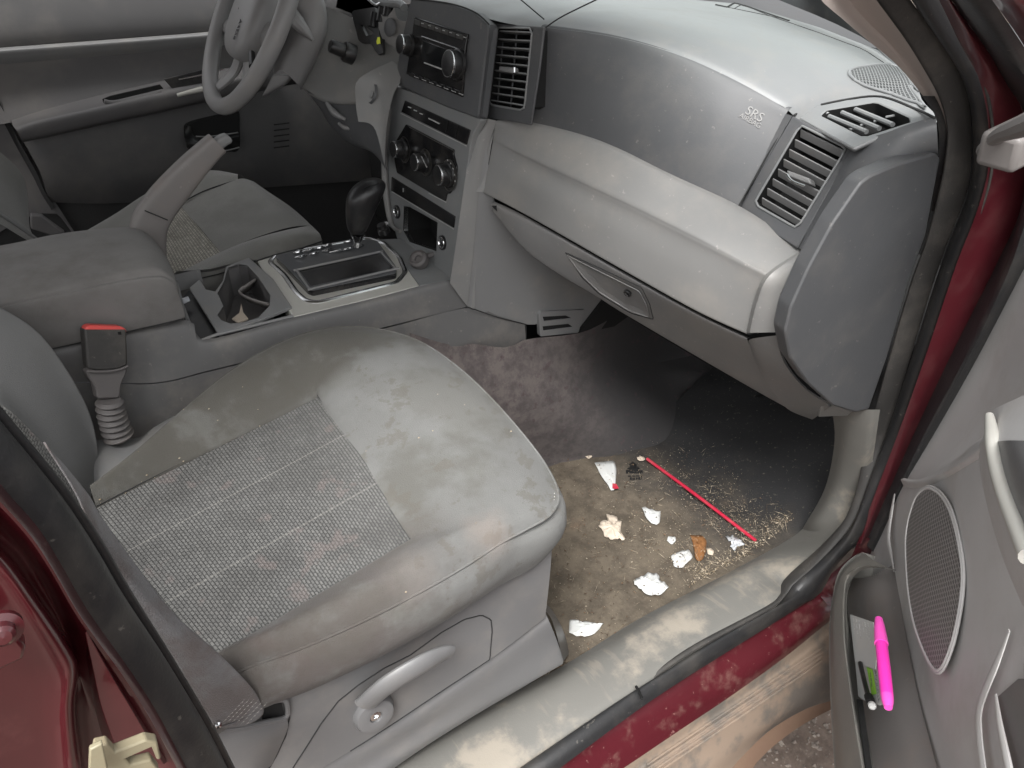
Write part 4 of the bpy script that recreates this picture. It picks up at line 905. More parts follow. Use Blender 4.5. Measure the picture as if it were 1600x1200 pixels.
rail('knee_ledge', M['grey'], [(510, 160, 'Y', .275), (522, 176, 'Y', .26), (540, 187, 'Y', .245)], [.003, .007, .003], dash, n=10)
rail('knee_ledge', M['grey'], [(529, 192, 'Y', .26), (538, 199, 'Y', .25), (555, 202, 'Y', .24)], [.003, .005, .002], dash, n=10)
slab('cluster_screen', M['black'], [A(*p, 'Y', .30) for p in ((524, 12), (530, -20), (600, -20), (600, 18), (560, 26))], dash, thick=.02, bevel=.002, nrm=Vector((-1, 0, .1)))
surf('gauge_pod', M['grey'], [
    [(592, 20, 'Y', .20), (596, 60, 'Y', .20), (640, 84, 'Y', .145)],
    [(604, 26, 'Y', .185), (606, 55, 'Y', .185), (636, 66, 'Y', .15)],
    [(616, 12, 'Y', .17), (622, 30, 'Y', .165), (640, 34, 'Y', .15)]], dash, nu=14, nv=10)
lathe('dial_glass', M['slate'], [(.016, 0), (.013, .002), (0, .002)], A(617, 42, 'Y', .17) + Vector((-.01, 0, 0)), Vector((-1, -.3, .3)), dash, seg=20)
rail('cluster_hood', M['slate_top'], [(632, 12, 'Y', .14), (624, 6, 'Y', .16), (600, 4, 'Y', .2), (580, -6, 'Y', .24)], .007, dash, n=12)

# steering column
colm = thing('steering_column', 'light grey steering column cover with stalk and black ignition cylinder', 'steering column', (.48, .34, .75))
surf('shroud', M['leather'], [
    [(440, -20, 'Y', .33), (440, 30, 'Y', .33), (430, 80, 'Y', .34), (426, 120, 'Y', .35)],
    [(470, -20, 'Y', .29), (474, 30, 'Y', .29), (460, 70, 'Y', .29), (440, 110, 'Y', .31)],
    [(494, -20, 'Y', .28), (506, 28, 'Y', .28), (500, 66, 'Y', .28), (465, 132, 'Y', .30)],
    [(500, -20, 'Y', .32), (512, 28, 'Y', .32), (503, 75, 'Y', .32), (470, 142, 'Y', .33)]], colm, nu=20, nv=20)
rail('stalk', M['leather'], [(456, 20, 'Y', .29), (464, 34, 'Y', .275), (476, 48, 'Y', .265), (489, 63, 'Y', .255)], [.012, .014, .010, .003], colm, n=16)
slab('tilt_lever', M['leather'], [A(*p, 'Y', .31) for p in ((426, 115), (457, 116), (445, 130), (408, 151), (416, 135))], colm, thick=.02, bevel=.004, nrm=Vector((-.5, -.8, .3)))
ia, ib = A(529, 62, 'Y', .215), A(543, 82, 'Y', .235)
dx = (ia - ib).normalized()
ig = lathe('ignition_cylinder', M['black'], [(.0185, -.012), (.0185, .004), (.016, .008), (.0125, .009), (.012, .032), (.010, .035), (0, .035)], ib, (Vector((-.75, .05, .35))).normalized(), colm, seg=30)
# wheel
wc = Vector((.40, .36, .892)); tl = math.radians(32); wn = Vector((-math.cos(tl), 0, math.sin(tl))); wu = Vector((0, 1, 0)); wv = wn.cross(wu)
wheel = thing('steering_wheel', 'worn grey steering wheel turned nearly edge on above the driver seat', 'steering wheel', wc)
rail('rim', M['leather'], [wc + (wu * math.cos(a) + wv * math.sin(a)) * .176 for a in [2 * PI * k / 36 for k in range(36)]], .0155, wheel, n=96, closed=True, seg=16)
def wp(u, v, h): return wc + wu * u + wv * v + wn * h
dn_ = -1 if wv.z > 0 else 1
def hubrow(s, h): return [wp(.074 * s * math.copysign(abs(math.cos(a)) ** .7, math.cos(a)), dn_ * .082 * s * math.copysign(abs(math.sin(a)) ** .8, math.sin(a)), h) for a in [2 * PI * k / 24 for k in range(24)]]
surf('airbag_cover', M['leather'], [hubrow(1.0, -.035), hubrow(1.04, -.01), hubrow(1.0, .008), hubrow(.8, .018), hubrow(.4, .022), hubrow(.02, .023)], wheel, nu=48, nv=26, closed=True)
for su, sv in ((1, .25), (-1, .25), (.38, .93), (-.38, .93)):
    a = wp(su * .06, dn_ * sv * .06, -.012); b_ = wp(su * .168, dn_ * sv * .168, -.006)
    rail('spoke', M['leather'], [a, a.lerp(b_, .5) - wn * .012, b_], [.024, .017, .013], wheel, n=12, flat=.45, updir=wn)
rail('hub_boss', M['slate'], [wp(0, 0, -.01), wp(0, 0, -.07)], [.065, .05], wheel, n=6, seg=24)
rail('wheel_switch', M['black'], [wp(-.085, dn_ * .06, .0), wp(-.12, dn_ * .08, .002)], .006, wheel, n=4)
txt('airbag_lettering', M['slate'], 'AIRBAG', wp(-.035, dn_ * .035, .0225), wv * -dn_ * -1, -wu, .011, wheel, ext=.0006)
# phone cradle
pc_ = thing('phone_cradle', 'black open phone cradle with a yellow tag clipped beside the instrument cluster', 'phone holder', A(575, 40, 'Y', .23))
PQ = (Vector((-.85, -.35, .3)).normalized(), A(575, 40, 'Y', .23))
slab('cradle_frame', M['black'], rnd([A(*p, PQ) for p in ((549, 20), (553, 16), (585, 11), (590, 30), (594, 62), (588, 65), (566, 68), (560, 63))], .003), pc_, thick=.008, bevel=.0015, holes=[[A(*p, PQ) for p in ((563, 38), (576, 42), (585, 53), (572, 56))]])
slab('cradle_foot', M['black'], [A(*p, PQ, .002) for p in ((578, 66), (597, 60), (598, 84), (591, 86), (586, 80))], pc_, thick=.008, bevel=.001)
for k, (x, y) in enumerate(((585, 20), (597, 12), (607, 4))): rail('cradle_arm', M['black'], [A(x, y, PQ, .0), A(x - 4, y + 22, PQ, .004)], .007, pc_, n=4)
rail('cradle_arm', M['chrome'], [A(575, -2, PQ, .006), A(588, 8, PQ, .006), A(602, -2, PQ, .006)], .003, pc_, n=8)
slab('tag', M['yellow'], [A(*p, PQ, .008) for p in ((590, 58), (593, 58), (594, 68), (589, 69), (588, 65))], pc_, thick=.001, bevel=0)

# ================================================================== CENTRE CONSOLE
con = thing('centre_console', 'grey centre console with padded armrest, cup holders and silver gear plate', 'console', (.2, 0, .1))
KP = plane2(.262, .507, .492, .502)
def kp(x, y, v=0.0): return A(x, y, KP, v)
kn = KP[0]
surf('console_side', M['console'], [
    [(-120, 585, 'Y', -.118), (97, 541, 'Y', -.118), (287, 500), (320, 530, 'Y', -.110), (458, 496), (600, 462, 'Y', -.112), (655, 447), (705, 437, 'Y', -.118)],
    [(-120, 600, 'Y', -.126), (97, 556, 'Y', -.126), (290, 520), (322, 540, 'Y', -.120), (460, 506), (602, 473, 'Y', -.122), (657, 458), (710, 446, 'Y', -.125)],
    [(-120, 632, 'Y', -.130), (97, 598, 'Y', -.130), (240, 598), (330, 578, 'Y', -.130), (480, 541), (610, 509, 'Y', -.132), (670, 494), (731, 479, 'Y', -.135)]],
    con, nu=60, nv=14)
surf('console_lower', M['console'], [
    [(-120, 634, 'Y', -.133), (97, 600, 'Y', -.133), (240, 600), (330, 580, 'Y', -.133), (480, 543), (610, 511, 'Y', -.135), (731, 481, 'Y', -.138), (780, 494, 'Y', -.15), (820, 507, 'Y', -.157)],
    [(-120, 700, 'Y', -.145), (97, 680, 'Y', -.145), (240, 660), (360, 640, 'Y', -.145), (500, 610), (620, 575, 'Y', -.150), (700, 541, 'Y', -.156), (780, 520, 'Y', -.157), (822, 530, 'Y', -.158)],
    [(-120, 860, 'Y', -.15), (97, 800, 'Y', -.15), (240, 780), (360, 740, 'Y', -.15), (500, 690), (640, 600, 'Y', -.152), (720, 545, 'Y', -.156), (792, 545, 'Y', -.157), (824, 534, 'Y', -.158)]], con, nu=60, nv=14)
# light plate and gear bezel
slab('silver_plate', M['satin'], rnd([kp(*p) for p in ((402, 408), (440, 396), (592, 372), (626, 405), (655, 446), (560, 471), (458, 495), (425, 450))], .004), con, thick=.02, bevel=.0015)
slab('gear_tray_floor', M['slate_top'], [kp(*p, -.002) for p in ((590, 374), (640, 372), (700, 400), (708, 438), (655, 446), (626, 405))], con, thick=.02, bevel=.001)
BZ = [kp(*p) for p in ((421, 409), (432, 398), (575, 372), (600, 380), (624, 402), (634, 425), (620, 442), (560, 457), (496, 473), (478, 470), (462, 456), (444, 430))]
BI = [kp(*p) for p in ((432, 404), (575, 378), (596, 386), (613, 406), (622, 428), (485, 462), (458, 440))]
rail('bezel', M['chrome'], rnd(BZ, .012, 5), .0052, con, closed=True, n=120, seg=10, flat=.6, updir=kn, label='bright rounded bezel round the gear gate')
gate = slab('gear_gate', M['gloss'], rnd([kp(*p, .012) for p in ((430, 399), (442, 396), (575, 373), (590, 377), (620, 418), (618, 426), (488, 453), (480, 450))], .004), con, thick=.02, bevel=.0012)
TO = [kp(*p, .0125) for p in ((467, 422), (593, 395), (614, 419), (486, 447))]
slab('gate_top', M['slate'], rnd([kp(*p, .013) for p in ((430, 399), (442, 396), (575, 373), (590, 377), (620, 418), (618, 426), (488, 453), (480, 450))], .004), gate, thick=.002, bevel=.0008, holes=[rnd([kp(*p, .013) for p in ((467, 422), (593, 395), (614, 419), (486, 447))], .004)])
rail('tray_rim', M['grey'], rnd([kp(*p, .014) for p in ((463, 422), (595, 393), (619, 420), (484, 452))], .005), .0022, gate, closed=True, n=70, seg=8)
well('gear_tray', M['dark'], rnd([kp(*p, .0125) for p in ((467, 422), (593, 395), (614, 419), (486, 447))], .004), -kn, gate, .011)
for k, (x, y, l) in enumerate(((466, 394, 8), (483, 391, 9), (491, 396, 7), (500, 387, 8), (512, 391, 9), (470, 401, 9), (512, 383, 6), (530, 391, 16), (546, 388, 16), (545, 377, 8), (560, 385, 8))):
    rail('gate_trim', M['chrome'], [kp(x - l, y + l * .22, .015), kp(x, y, .017), kp(x + l, y - l * .22, .015)], [.0015, .0032, .0015], gate, n=8, seg=10)
for s_, x, y in (('P', 446, 399), ('1', 456, 407)):
    txt('gear_letter', M['ink'], s_, kp(x, y, .0142), kp(x + 10, y - 2) - kp(x, y), kp(x - 3, y - 10) - kp(x, y), .010, gate, ext=.0002)
# cup holder insert
def ck(x, y, v=0.0): return A(x, y, KP, v)
CH = [ck(*p, .004) for p in ((300, 452), (312, 438), (328, 462), (342, 464), (352, 444), (354, 418), (372, 411), (386, 413), (404, 432), (421, 460), (421, 478), (402, 497), (380, 504), (360, 505), (344, 499), (341, 492), (350, 478), (342, 466), (326, 462), (312, 456))]
HOLE = [ck(*p, .004) for p in ((356, 418), (372, 412), (386, 414), (404, 434), (422, 461), (421, 477), (403, 496), (381, 503), (360, 505), (346, 500), (340, 492), (349, 478), (344, 466), (340, 458), (350, 440))]
ins = slab('cup_holder', M['grey'], [ck(*p, .004) for p in ((296, 449), (312, 436), (322, 452), (336, 455), (348, 438), (353, 416), (389, 402), (427, 436), (456, 479), (400, 502), (341, 521))], con, thick=.006, bevel=.0012, holes=[HOLE], label='loose grey double cup holder insert')
well('cup_well', M['ddoor'], [p - kn * .0005 for p in HOLE], -kn, ins, .06)
surf('cup_divider', M['warm'], [[ck(401, 437, -.004), ck(385, 448, -.006), ck(375, 455, -.010), ck(392, 465, -.006), ck(422, 474, -.004)], [ck(402, 440, -.03), ck(388, 456, -.035), ck(380, 462, -.04), ck(393, 470, -.035), ck(419, 480, -.03)]], ins, nu=20, nv=4, linv=True, thick=.004)
slab('cup_litter', M['cream_paper'], [ck(362, 498, -.03), ck(374, 489, -.03), ck(377, 474, -.026), ck(380, 488, -.03), ck(388, 498, -.03), ck(372, 504, -.03)], ins, thick=.002, bevel=0)
slab('side_well', M['black'], [ck(*p, -.012) for p in ((280, 470), (296, 452), (341, 520), (308, 534))], con, thick=.02, bevel=.001)
rail('well_rim', M['grey'], [ck(275, 438, .002), ck(284, 474, .002), ck(307, 535, .002), ck(341, 522, .002), ck(400, 508, .002), ck(458, 494, .002)], .0028, con, n=50, lin=True, seg=8)
box('well_back', M['grey'], ck(294, 438, .0), (ck(312, 431) - ck(276, 440)) / 2, kn * .016, Vector((.004, 0, 0)), con, .002)
slab('foil_scrap', M['wrap'], [ck(284, 466, .004), ck(294, 463, .006), ck(297, 470, .002), ck(287, 474, .005)], con, thick=.001, bevel=0)
surf('console_far_side', M['grey'], [[ck(275, 424, .004), ck(330, 420, .004), ck(354, 414, .004), ck(402, 406, .002)], [ck(270, 436, -.05), ck(335, 436, -.05), ck(356, 432, -.05), ck(404, 424, -.05)]], con, nu=8, nv=3, linv=True)
# console body under the plates
cb = [Vector((x, y, z)) for x in (-.35, .60) for y in (-.105, .105) for z in (.05, .44)]
link('console_core', newmesh('console_core', cb, [(0,1,3,2),(4,6,7,5),(0,4,5,1),(2,3,7,6),(0,2,6,4),(1,5,7,3)]), M['slate'], con)
# loose plug on the tray in front of the gear plate
plug = thing('lighter_plug', 'grey round lighter plug lying on the tray before the lower socket', 'plug', kp(655, 406))
ppn = Vector((-.55, -.35, .75)).normalized()
lathe('plug_head', M['boot'], [(.0165, -.006), (.018, .002), (.017, .010), (.013, .014), (.0125, .010), (.007, .009), (.006, .004), (0, .004)], kp(656, 407, .012), ppn, plug, seg=26)
rail('plug_tail', M['boot'], [kp(664, 402, .010), kp(672, 399, .014), kp(680, 396, .018)], [.007, .005, .004], plug, n=6)
lathe('lighter_button', M['black'], [(.012, 0), (.012, .01), (.009, .012), (.009, .020), (0, .021)], kp(601, 364, .02), Vector((-.3, 0, 1)), dash, seg=20)
lathe('plug_cap', M['chrome'], [(.010, 0), (.009, .006), (0, .006)], kp(602, 354, .025), Vector((-.3, 0, 1)), dash, seg=20)
# armrest
arm = surf('armrest', M['velour3'], [
    [(-140, 590, 'Y', -.12), (97, 540, 'Y', -.12), (200, 517), (280, 499), (287, 497, 'Y', -.119)],
    [(-140, 583, 'Y', -.124), (97, 534, 'Y', -.124), (200, 510), (281, 492), (288, 489, 'Y', -.121)],
    [(-140, 530, 'Y', -.132), (20, 484, 'Y', -.132), (100, 466), (200, 446), (255, 440, 'Y', -.130), (276, 452, 'Y', -.125)],
    [(-140, 522, 'Y', -.126), (20, 476, 'Y', -.126), (100, 458), (200, 436), (250, 431, 'Y', -.124), (273, 440, 'Y', -.122)],
    [(-140, 508, 'Y', -.118), (10, 466, 'Y', -.118), (100, 444), (200, 420), (246, 416, 'Y', -.114), (270, 432, 'Y', -.112)],
    [(-140, 470, 'Y', -.06), (10, 430, 'Y', -.06), (100, 408), (200, 390), (244, 394, 'Y', -.055), (266, 418, 'Y', -.06)],
    [(-140, 420, 'Y', .03), (10, 392, 'Y', .03), (100, 374), (200, 363), (236, 374, 'Y', .03), (256, 396, 'Y', .02)],
    [(-140, 408, 'Y', .09), (10, 382, 'Y', .09), (100, 364), (200, 355), (232, 366, 'Y', .09), (250, 388, 'Y', .08)],
    [(-140, 420, 'Y', .11), (10, 394, 'Y', .11), (100, 378), (200, 368), (232, 380, 'Y', .11), (252, 400, 'Y', .10)]],
    con, nu=44, nv=64, label='padded velour armrest, grimy at the front')
surf('armrest_nose', M['velour3'], [
    [(287, 497, 'Y', -.119), (288, 489, 'Y', -.121), (276, 452, 'Y', -.125), (273, 440, 'Y', -.122), (270, 432, 'Y', -.112), (266, 418, 'Y', -.06), (256, 396, 'Y', .02), (250, 388, 'Y', .08), (252, 400, 'Y', .10)],
    [(288, 499, 'Y', -.112), (289, 490, 'Y', -.112), (281, 462, 'Y', -.112), (279, 450, 'Y', -.110), (276, 442, 'Y', -.100), (273, 432, 'Y', -.055), (266, 414, 'Y', .015), (259, 402, 'Y', .07), (258, 408, 'Y', .08)],
    [(286, 500, 'Y', -.09), (286, 494, 'Y', -.09), (284, 482, 'Y', -.09), (283, 476, 'Y', -.08), (281, 470, 'Y', -.07), (278, 462, 'Y', -.04), (272, 446, 'Y', .01), (266, 430, 'Y', .05), (264, 425, 'Y', .06)]], arm, nu=40, nv=10)
rail('armrest_seam', M['seam'], [(-140, 592, 'Y', -.121), (97, 541, 'Y', -.121), (286, 499, 'Y', -.120)], .0013, arm, n=20, seg=6)

# gear lever
gl = thing('gear_lever', 'black leather gear knob with chrome collar rising from the gear gate', 'gear lever', kp(560, 384, .012))
gp = [A(562, 362, 'Y', .01), A(563, 345, 'Y', .01), A(568, 322, 'Y', .01), A(575, 302, 'Y', .01), A(580, 290, 'Y', .01)]
kv = []; 
secs = [(560, 362, 11, 1), (560, 354, 15, 1), (562, 340, 19, 1), (566, 322, 23, 1), (571, 305, 26, 1), (575, 294, 25, 1), (577, 286, 19, 1), (578, 281, 10, 1), (578, 280, 1, 1)]
rows = []
for x, y, w_, _ in secs:
    c = A(x, y, 'Y', .01); s_ = w_ / FPX * (c - CP).dot(FW)
    rows.append([c + Vector((1, 0, .05)).normalized() * s_ * math.cos(a) * 1.15 + Vector((0, 1, 0)) * s_ * .9 * math.sin(a) for a in [2 * PI * k / 20 for k in range(20)]])
mk = surf('knob', M['black'], rows, gl, nu=40, nv=36, closed=True)
rail('knob_seam', M['dark'], [A(568, 296, 'Y', -.012), A(580, 290, 'Y', -.012), A(592, 287, 'Y', -.006)], .0006, mk, n=8, seg=5)
rail('collar', M['chrome'], [A(559, 366, 'Y', .01), A(559, 378, 'Y', .01), A(558, 386, 'Y', .01)], [.0135, .008, .007], gl, n=8, seg=18)
# parking brake
hbk = thing('parking_brake_lever', 'worn grey parking brake lever raised between the seats beside the armrest', 'parking brake', A(232, 370, 'Y', .09))
def ovalrow(x, y, hw, ang, Y=.085, th=.014):
    c = A(x, y, 'Y', Y); s_ = hw / FPX * (c - CP).dot(FW) * .98
    # direction of the width, in the lever's own upright plane
    ax = (A(x + math.cos(ang) * 10, y + math.sin(ang) * 10, 'Y', Y) - c).normalized(); ay = Vector((0, 1, 0))
    return [c + ax * s_ * math.copysign(abs(math.cos(a)) ** .55, math.cos(a)) + ay * th * math.copysign(abs(math.sin(a)) ** .55, math.sin(a)) for a in [2 * PI * k / 24 for k in range(24)]]
L1_ = [ovalrow(*p) for p in ((228, 400, 30, .05), (230, 372, 28, .1), (236, 345, 27, .35), (254, 316, 26, .6), (279, 286, 24, .72), (304, 258, 21, .76), (330, 232, 18, .80), (338, 225, 17.5, .80), (340, 223, 16, .80))]
hl = surf('lever', M['warm'], L1_, hbk, nu=48, nv=44, closed=True, label='worn plastic lever with chewed lower edge')
link('lever_end', newmesh('lever_end', L1_[-1], [tuple(range(24))]), M['warm'], hbk)
rail('lever_joint', M['seam'], [A(226, 329, 'Y', .062), A(243, 336, 'Y', .062), A(262, 344, 'Y', .062)], .001, hl, n=8, seg=6)
L2_ = [ovalrow(*p, th=.010) for p in ((336, 228, 9, .8), (348, 219, 9, .8), (354, 222 - 6, 8.5, .8), (357, 213.5, 6, .8), (358, 213, 1, .8))]
surf('release_button', M['grey'], L2_, hbk, nu=30, nv=20, closed=True)

# ================================================================== SEATS
def seatpart(rows, name, m, parent, nu, nv, **kw): return surf(name, m, rows, parent, nu=nu, nv=nv, **kw)
ps_ = thing('passenger_seat', 'stained grey velour passenger seat with woven centre and side adjuster handle', 'car seat', (.25, -.42, .12))
zi = [.478, .480, .482, .484, .486]; 
IN = [(150, 790, 'Z', .462), (236, 746, 'Z', .464), (323, 702, 'Z', .467), (409, 659, 'Z', .470), (495, 615, 'Z', .474)]
FR = [(534, 671, 'Z', .472), (574, 727, 'Z', .470), (613, 782, 'Z', .468)]
OU = [(652, 838, 'Z', .466), (575, 884, 'Z', .462), (499, 929, 'Z', .458), (422, 975, 'Z', .455), (345, 1020, 'Z', .452)]
INv, FRv, OUv = crv(IN), crv(FR), crv(OU)
OUX = A(262, 1070, 'Z', .450)
ilast = [a.lerp(b_, .5) for a, b_ in zip(INv, reversed(OUv))]
def exb(p, q): return [q + (q - p) * .6] 
def inlrow(t):
    r = [INv[k].lerp(OUv[4 - k], t) + Vector((0, 0, -.004 + .006 * math.sin(PI * t))) for k in range(5)]
    return [r[0] + (r[0] - r[1]) * 1.2] + r
surf('woven_centre', M['woven'], [inlrow(0), inlrow(.25), inlrow(.5), inlrow(.75), inlrow(1)], ps_, nu=60, nv=40, linu=True, linv=True)
Lz = INv + FRv + OUv + [OUX]                                                   # 13 points
L2px = [(146, 768, 'Z', .475), (215, 708, 'Z', .485), (292, 636, 'Z', .495), (375, 570, 'Z', .503), (470, 523, 'Z', .505), (562, 511, 'Z', .498), (662, 537, 'Z', .486), (770, 625, 'Z', .470), (873, 772, 'Z', .450), (780, 850, 'Z', .452), (640, 934, 'Z', .455), (488, 1006, 'Z', .458), (380, 1046, 'Z', .46), (290, 1096, 'Z', .462)]
L2v = crv(L2px)
L1v = [a.lerp(b_, .5) + Vector((0, 0, h)) for a, b_, h in zip(Lz, L2v, [.016] * 5 + [.022] * 3 + [.019] + [.021] * 5)]
L15 = [a.lerp(b_, .82) + Vector((0, 0, h)) for a, b_, h in zip(Lz, L2v, [.014] * 5 + [.016] * 3 + [.012] + [.015] * 5)]
cen = sum(Lz, Vector()) / 14
def outw(v, d, dz): 
    o_ = (v - cen); o_.z = 0; o_.normalize(); return v + o_ * d + Vector((0, 0, dz))
Lg = [v + Vector((0, 0, -.010)) for v in Lz]
def openring(name, m, loops, parent, k=9, nv=None, **kw):
    R = []
    for P in loops:
        r = []
        for i in range(len(P) - 1):
            a, b_, c, d = P[max(i-1, 0)], P[i], P[i+1], P[min(i+2, len(P)-1)]
            sharp_ = P is loops[0] or P is loops[1]
            for j in range(k):
                t = j / k; r.append(b_.lerp(c, t) if sharp_ else cr(a, b_, c, d, t))
        r.append(P[-1]); R.append(r)
    n = len(R[0]); nv = nv or (len(R) - 1) * 5 + 1
    V = []; F = []
    cols = [resample([R[j][i] for j in range(len(R))], nv, even=False) for i in range(n)]
    for j in range(nv):
        for i in range(n): V.append(cols[i][j])
    F = [(j*n+i, j*n+i+1, (j+1)*n+i+1, (j+1)*n+i) for j in range(nv-1) for i in range(n-1)]
    me = newmesh(name, V, F)
    if sum((p.normal.dot(CP - p.center)) * p.area for p in me.polygons) < 0: me.flip_normals()
    return link(name, me, m, parent, sharp=50, **kw), R
cush, RR = openring('cushion', M['velour'], [Lg, [v + Vector((0, 0, .0015)) for v in Lz], L1v, L15, L2v], ps_, nv=26)
L3v = [outw(v, .010, -.022) for v in L2v]; L4v = [outw(v, .010, -.050) for v in L2v]; L5v = [outw(v, -.01, -.085) for v in L2v]
side, RS = openring('cushion_border', M['velour'], [[outw(v, -.001, .0008) for v in L2v]] * 1 + [outw_ for outw_ in ([outw(v, .005, -.006) for v in L2v], L3v, L4v, L5v)], ps_, nv=22)
# loops[0], [1] were straight: rebuild seam as a curve over the joint
seamc = RR[4]
rail('piping', M['velour'], [seamc[i] for i in range(0, len(seamc), 3)], .0016, cush, n=120, seg=6)
rail('insert_seam', M['seam'], resample([v + Vector((0, 0, -.001)) for v in Lz[:-1]], 90, lin=True), .0011, cush, n=90, lin=True, seg=6)
# stitches along the outer edge
bm = bmesh.new()
path = resample([p for p in RR[4][len(RR[4]) * 8 // 13:]], 170)
for i in range(0, 168, 2):
    a, b_ = path[i], path[i+1]; t = (b_ - a); s_ = t.cross(Vector((0, 0, 1))).normalized() * .0007
    a = outw(a, -.006, .0030); b_ = outw(b_, -.006, .0030)
    vs = [bm.verts.new(p) for p in (a + s_, a - s_, b_ - s_, b_ + s_)] + [bm.verts.new((a + b_) / 2 + Vector((0, 0, .0008)))]
    for q in ((0, 1, 4), (1, 2, 4), (2, 3, 4), (3, 0, 4)): bm.faces.new([vs[k] for k in q])
me = bpy.data.meshes.new('stitching'); bm.to_mesh(me); bm.free(); link('stitching', me, M['stitch'], cush, kind='stuff')
# backrest
bk = surf('backrest', M['velour4'], [
    [(-60, 455, 'Y', -.165), (0, 480, 'Y', -.17), (62, 522), (112, 590), (142, 652, 'Y', -.185), (153, 710), (150, 765, 'Y', -.205), (120, 830, 'Y', -.21)],
    [(-80, 470, 'Y', -.18), (-10, 505, 'Y', -.19), (50, 550), (98, 615), (130, 670, 'Y', -.20), (146, 725), (149, 775, 'Y', -.215), (120, 840, 'Y', -.22)],
    [(-100, 540, 'Y', -.22), (-20, 585, 'Y', -.235), (25, 620), (75, 670), (110, 710, 'Y', -.245), (135, 750), (149, 785, 'Y', -.25), (120, 850, 'Y', -.25)],
    [(-100, 590, 'Y', -.25), (0, 634, 'Y', -.268), (38, 665), (82, 712), (112, 745, 'Y', -.27), (134, 772), (150, 796, 'Y', -.27), (122, 860, 'Y', -.27)]], ps_, nu=40, nv=22, thick=.05)
surf('backrest_centre', M['woven'], [
    [(-100, 588, 'Y', -.249), (0, 632, 'Y', -.267), (38, 663), (82, 710), (112, 743, 'Y', -.27), (134, 770), (151, 794, 'Y', -.27), (124, 870, 'Y', -.27)],
    [(-120, 680, 'Y', -.30), (-20, 720, 'Y', -.31), (20, 755), (65, 800), (100, 830, 'Y', -.33), (140, 850), (180, 870, 'Y', -.34), (160, 920, 'Y', -.34)],
    [(-150, 830, 'Y', -.42), (-40, 860, 'Y', -.43), (10, 890), (60, 920), (110, 945, 'Y', -.45), (180, 960), (270, 985, 'Y', -.47), (240, 1040, 'Y', -.47)],
    [(-160, 960, 'Y', -.52), (-40, 990, 'Y', -.53), (20, 1010), (90, 1030), (160, 1040, 'Y', -.54), (240, 1050), (340, 1060, 'Y', -.55), (300, 1120, 'Y', -.55)]], ps_, nu=40, nv=30)
# light plastic apron between cushion and console
surf('seat_apron', M['grey'], [
    [(135, 690, 'Y', -.165), (165, 686, 'Y', -.165), (215, 684, 'Y', -.165), (240, 668, 'Y', -.165), (262, 655, 'Y', -.165)],
    [(135, 720, 'Y', -.20), (165, 712, 'Y', -.20), (205, 705, 'Y', -.20), (240, 685, 'Y', -.20), (275, 650, 'Y', -.20)],
    [(135, 765, 'Y', -.235), (165, 755, 'Y', -.235), (205, 735, 'Y', -.235), (240, 705, 'Y', -.235), (275, 670, 'Y', -.235)]], ps_, nu=16, nv=10)
# belt buckle
def bk_(x, y, Y=-.155): return A(x, y, 'Y', Y)
BP = (Vector((.25, -.93, .2)).normalized(), A(167, 545, 'Y', -.162))
bu = slab('belt_buckle', M['rubber2'], rnd([A(*p, BP) for p in ((132, 514), (198, 514), (200, 571), (184, 578), (150, 580), (137, 576))], .004), ps_, thick=.022, bevel=.003, label='dark grey belt buckle with red release')
slab('release_button', M['red'], rnd([A(*p, BP, -.001) for p in ((133, 512), (140, 508), (190, 510), (198, 515), (198, 526), (134, 526))], .003), bu, thick=.018, bevel=.003)
slab('buckle_slot', M['dark'], [A(*p, BP, .001) for p in ((184, 519), (189, 518), (190, 523), (185, 523))], bu, thick=.002, bevel=0)
slab('buckle_collar', M['boot'], rnd([A(*p, BP, -.001) for p in ((134, 579), (199, 570), (199, 582), (190, 600), (188, 622), (152, 624), (150, 606), (138, 588))], .005), bu, thick=.020, bevel=.004)
rail('collar_edge', M['boot'], [A(135, 580, BP, .003), A(160, 581, BP, .003), A(184, 578, BP, .003), A(200, 572, BP, .003)], .0018, bu, n=10, seg=8)
bc = [(171, 625), (172, 632), (174, 646), (178, 660), (182, 673), (187, 684)]
path = resample([A(x, y, 'Y', -.178) for x, y in bc], 60)
rr_ = [(.0165 + .0022 * math.sin(k / 59 * 2 * PI * 7 - 1.2)) * (1 + .16 * k / 59) for k in range(60)]
rail('buckle_boot', M['boot'], path, rr_, bu, n=60, seg=20, label='ribbed boot of the buckle')
# side shield
shp = [
    [(862, 850, 'Y', -.615), (760, 893), (640, 952), (540, 1012), (440, 1060), (392, 1072), (330, 1085, 'Y', -.63)],
    [(862, 862, 'Y', -.638), (770, 905), (645, 968), (548, 1028), (450, 1080), (400, 1096), (335, 1110, 'Y', -.648)],
    [(859, 900, 'Y', -.648), (775, 940), (655, 1008), (560, 1070), (470, 1124), (420, 1140), (350, 1160, 'Y', -.660)],
    [(852, 965, 'Y', -.652), (780, 1020), (690, 1080), (600, 1140), (520, 1190), (440, 1235), (370, 1260, 'Y', -.662)]]
sh = surf('side_shield', M['shield'], shp, ps_, nu=60, nv=30, label='light grey plastic side shield of the seat')
surf('shield_front', M['shield'], [[(862, 850, 'Y', -.615), (862, 862, 'Y', -.638), (859, 900, 'Y', -.648), (852, 965, 'Y', -.652)], [(845, 850, 'Y', -.58), (845, 870, 'Y', -.58), (842, 910, 'Y', -.58), (835, 965, 'Y', -.58)]], sh, nu=10, nv=3, linv=True)
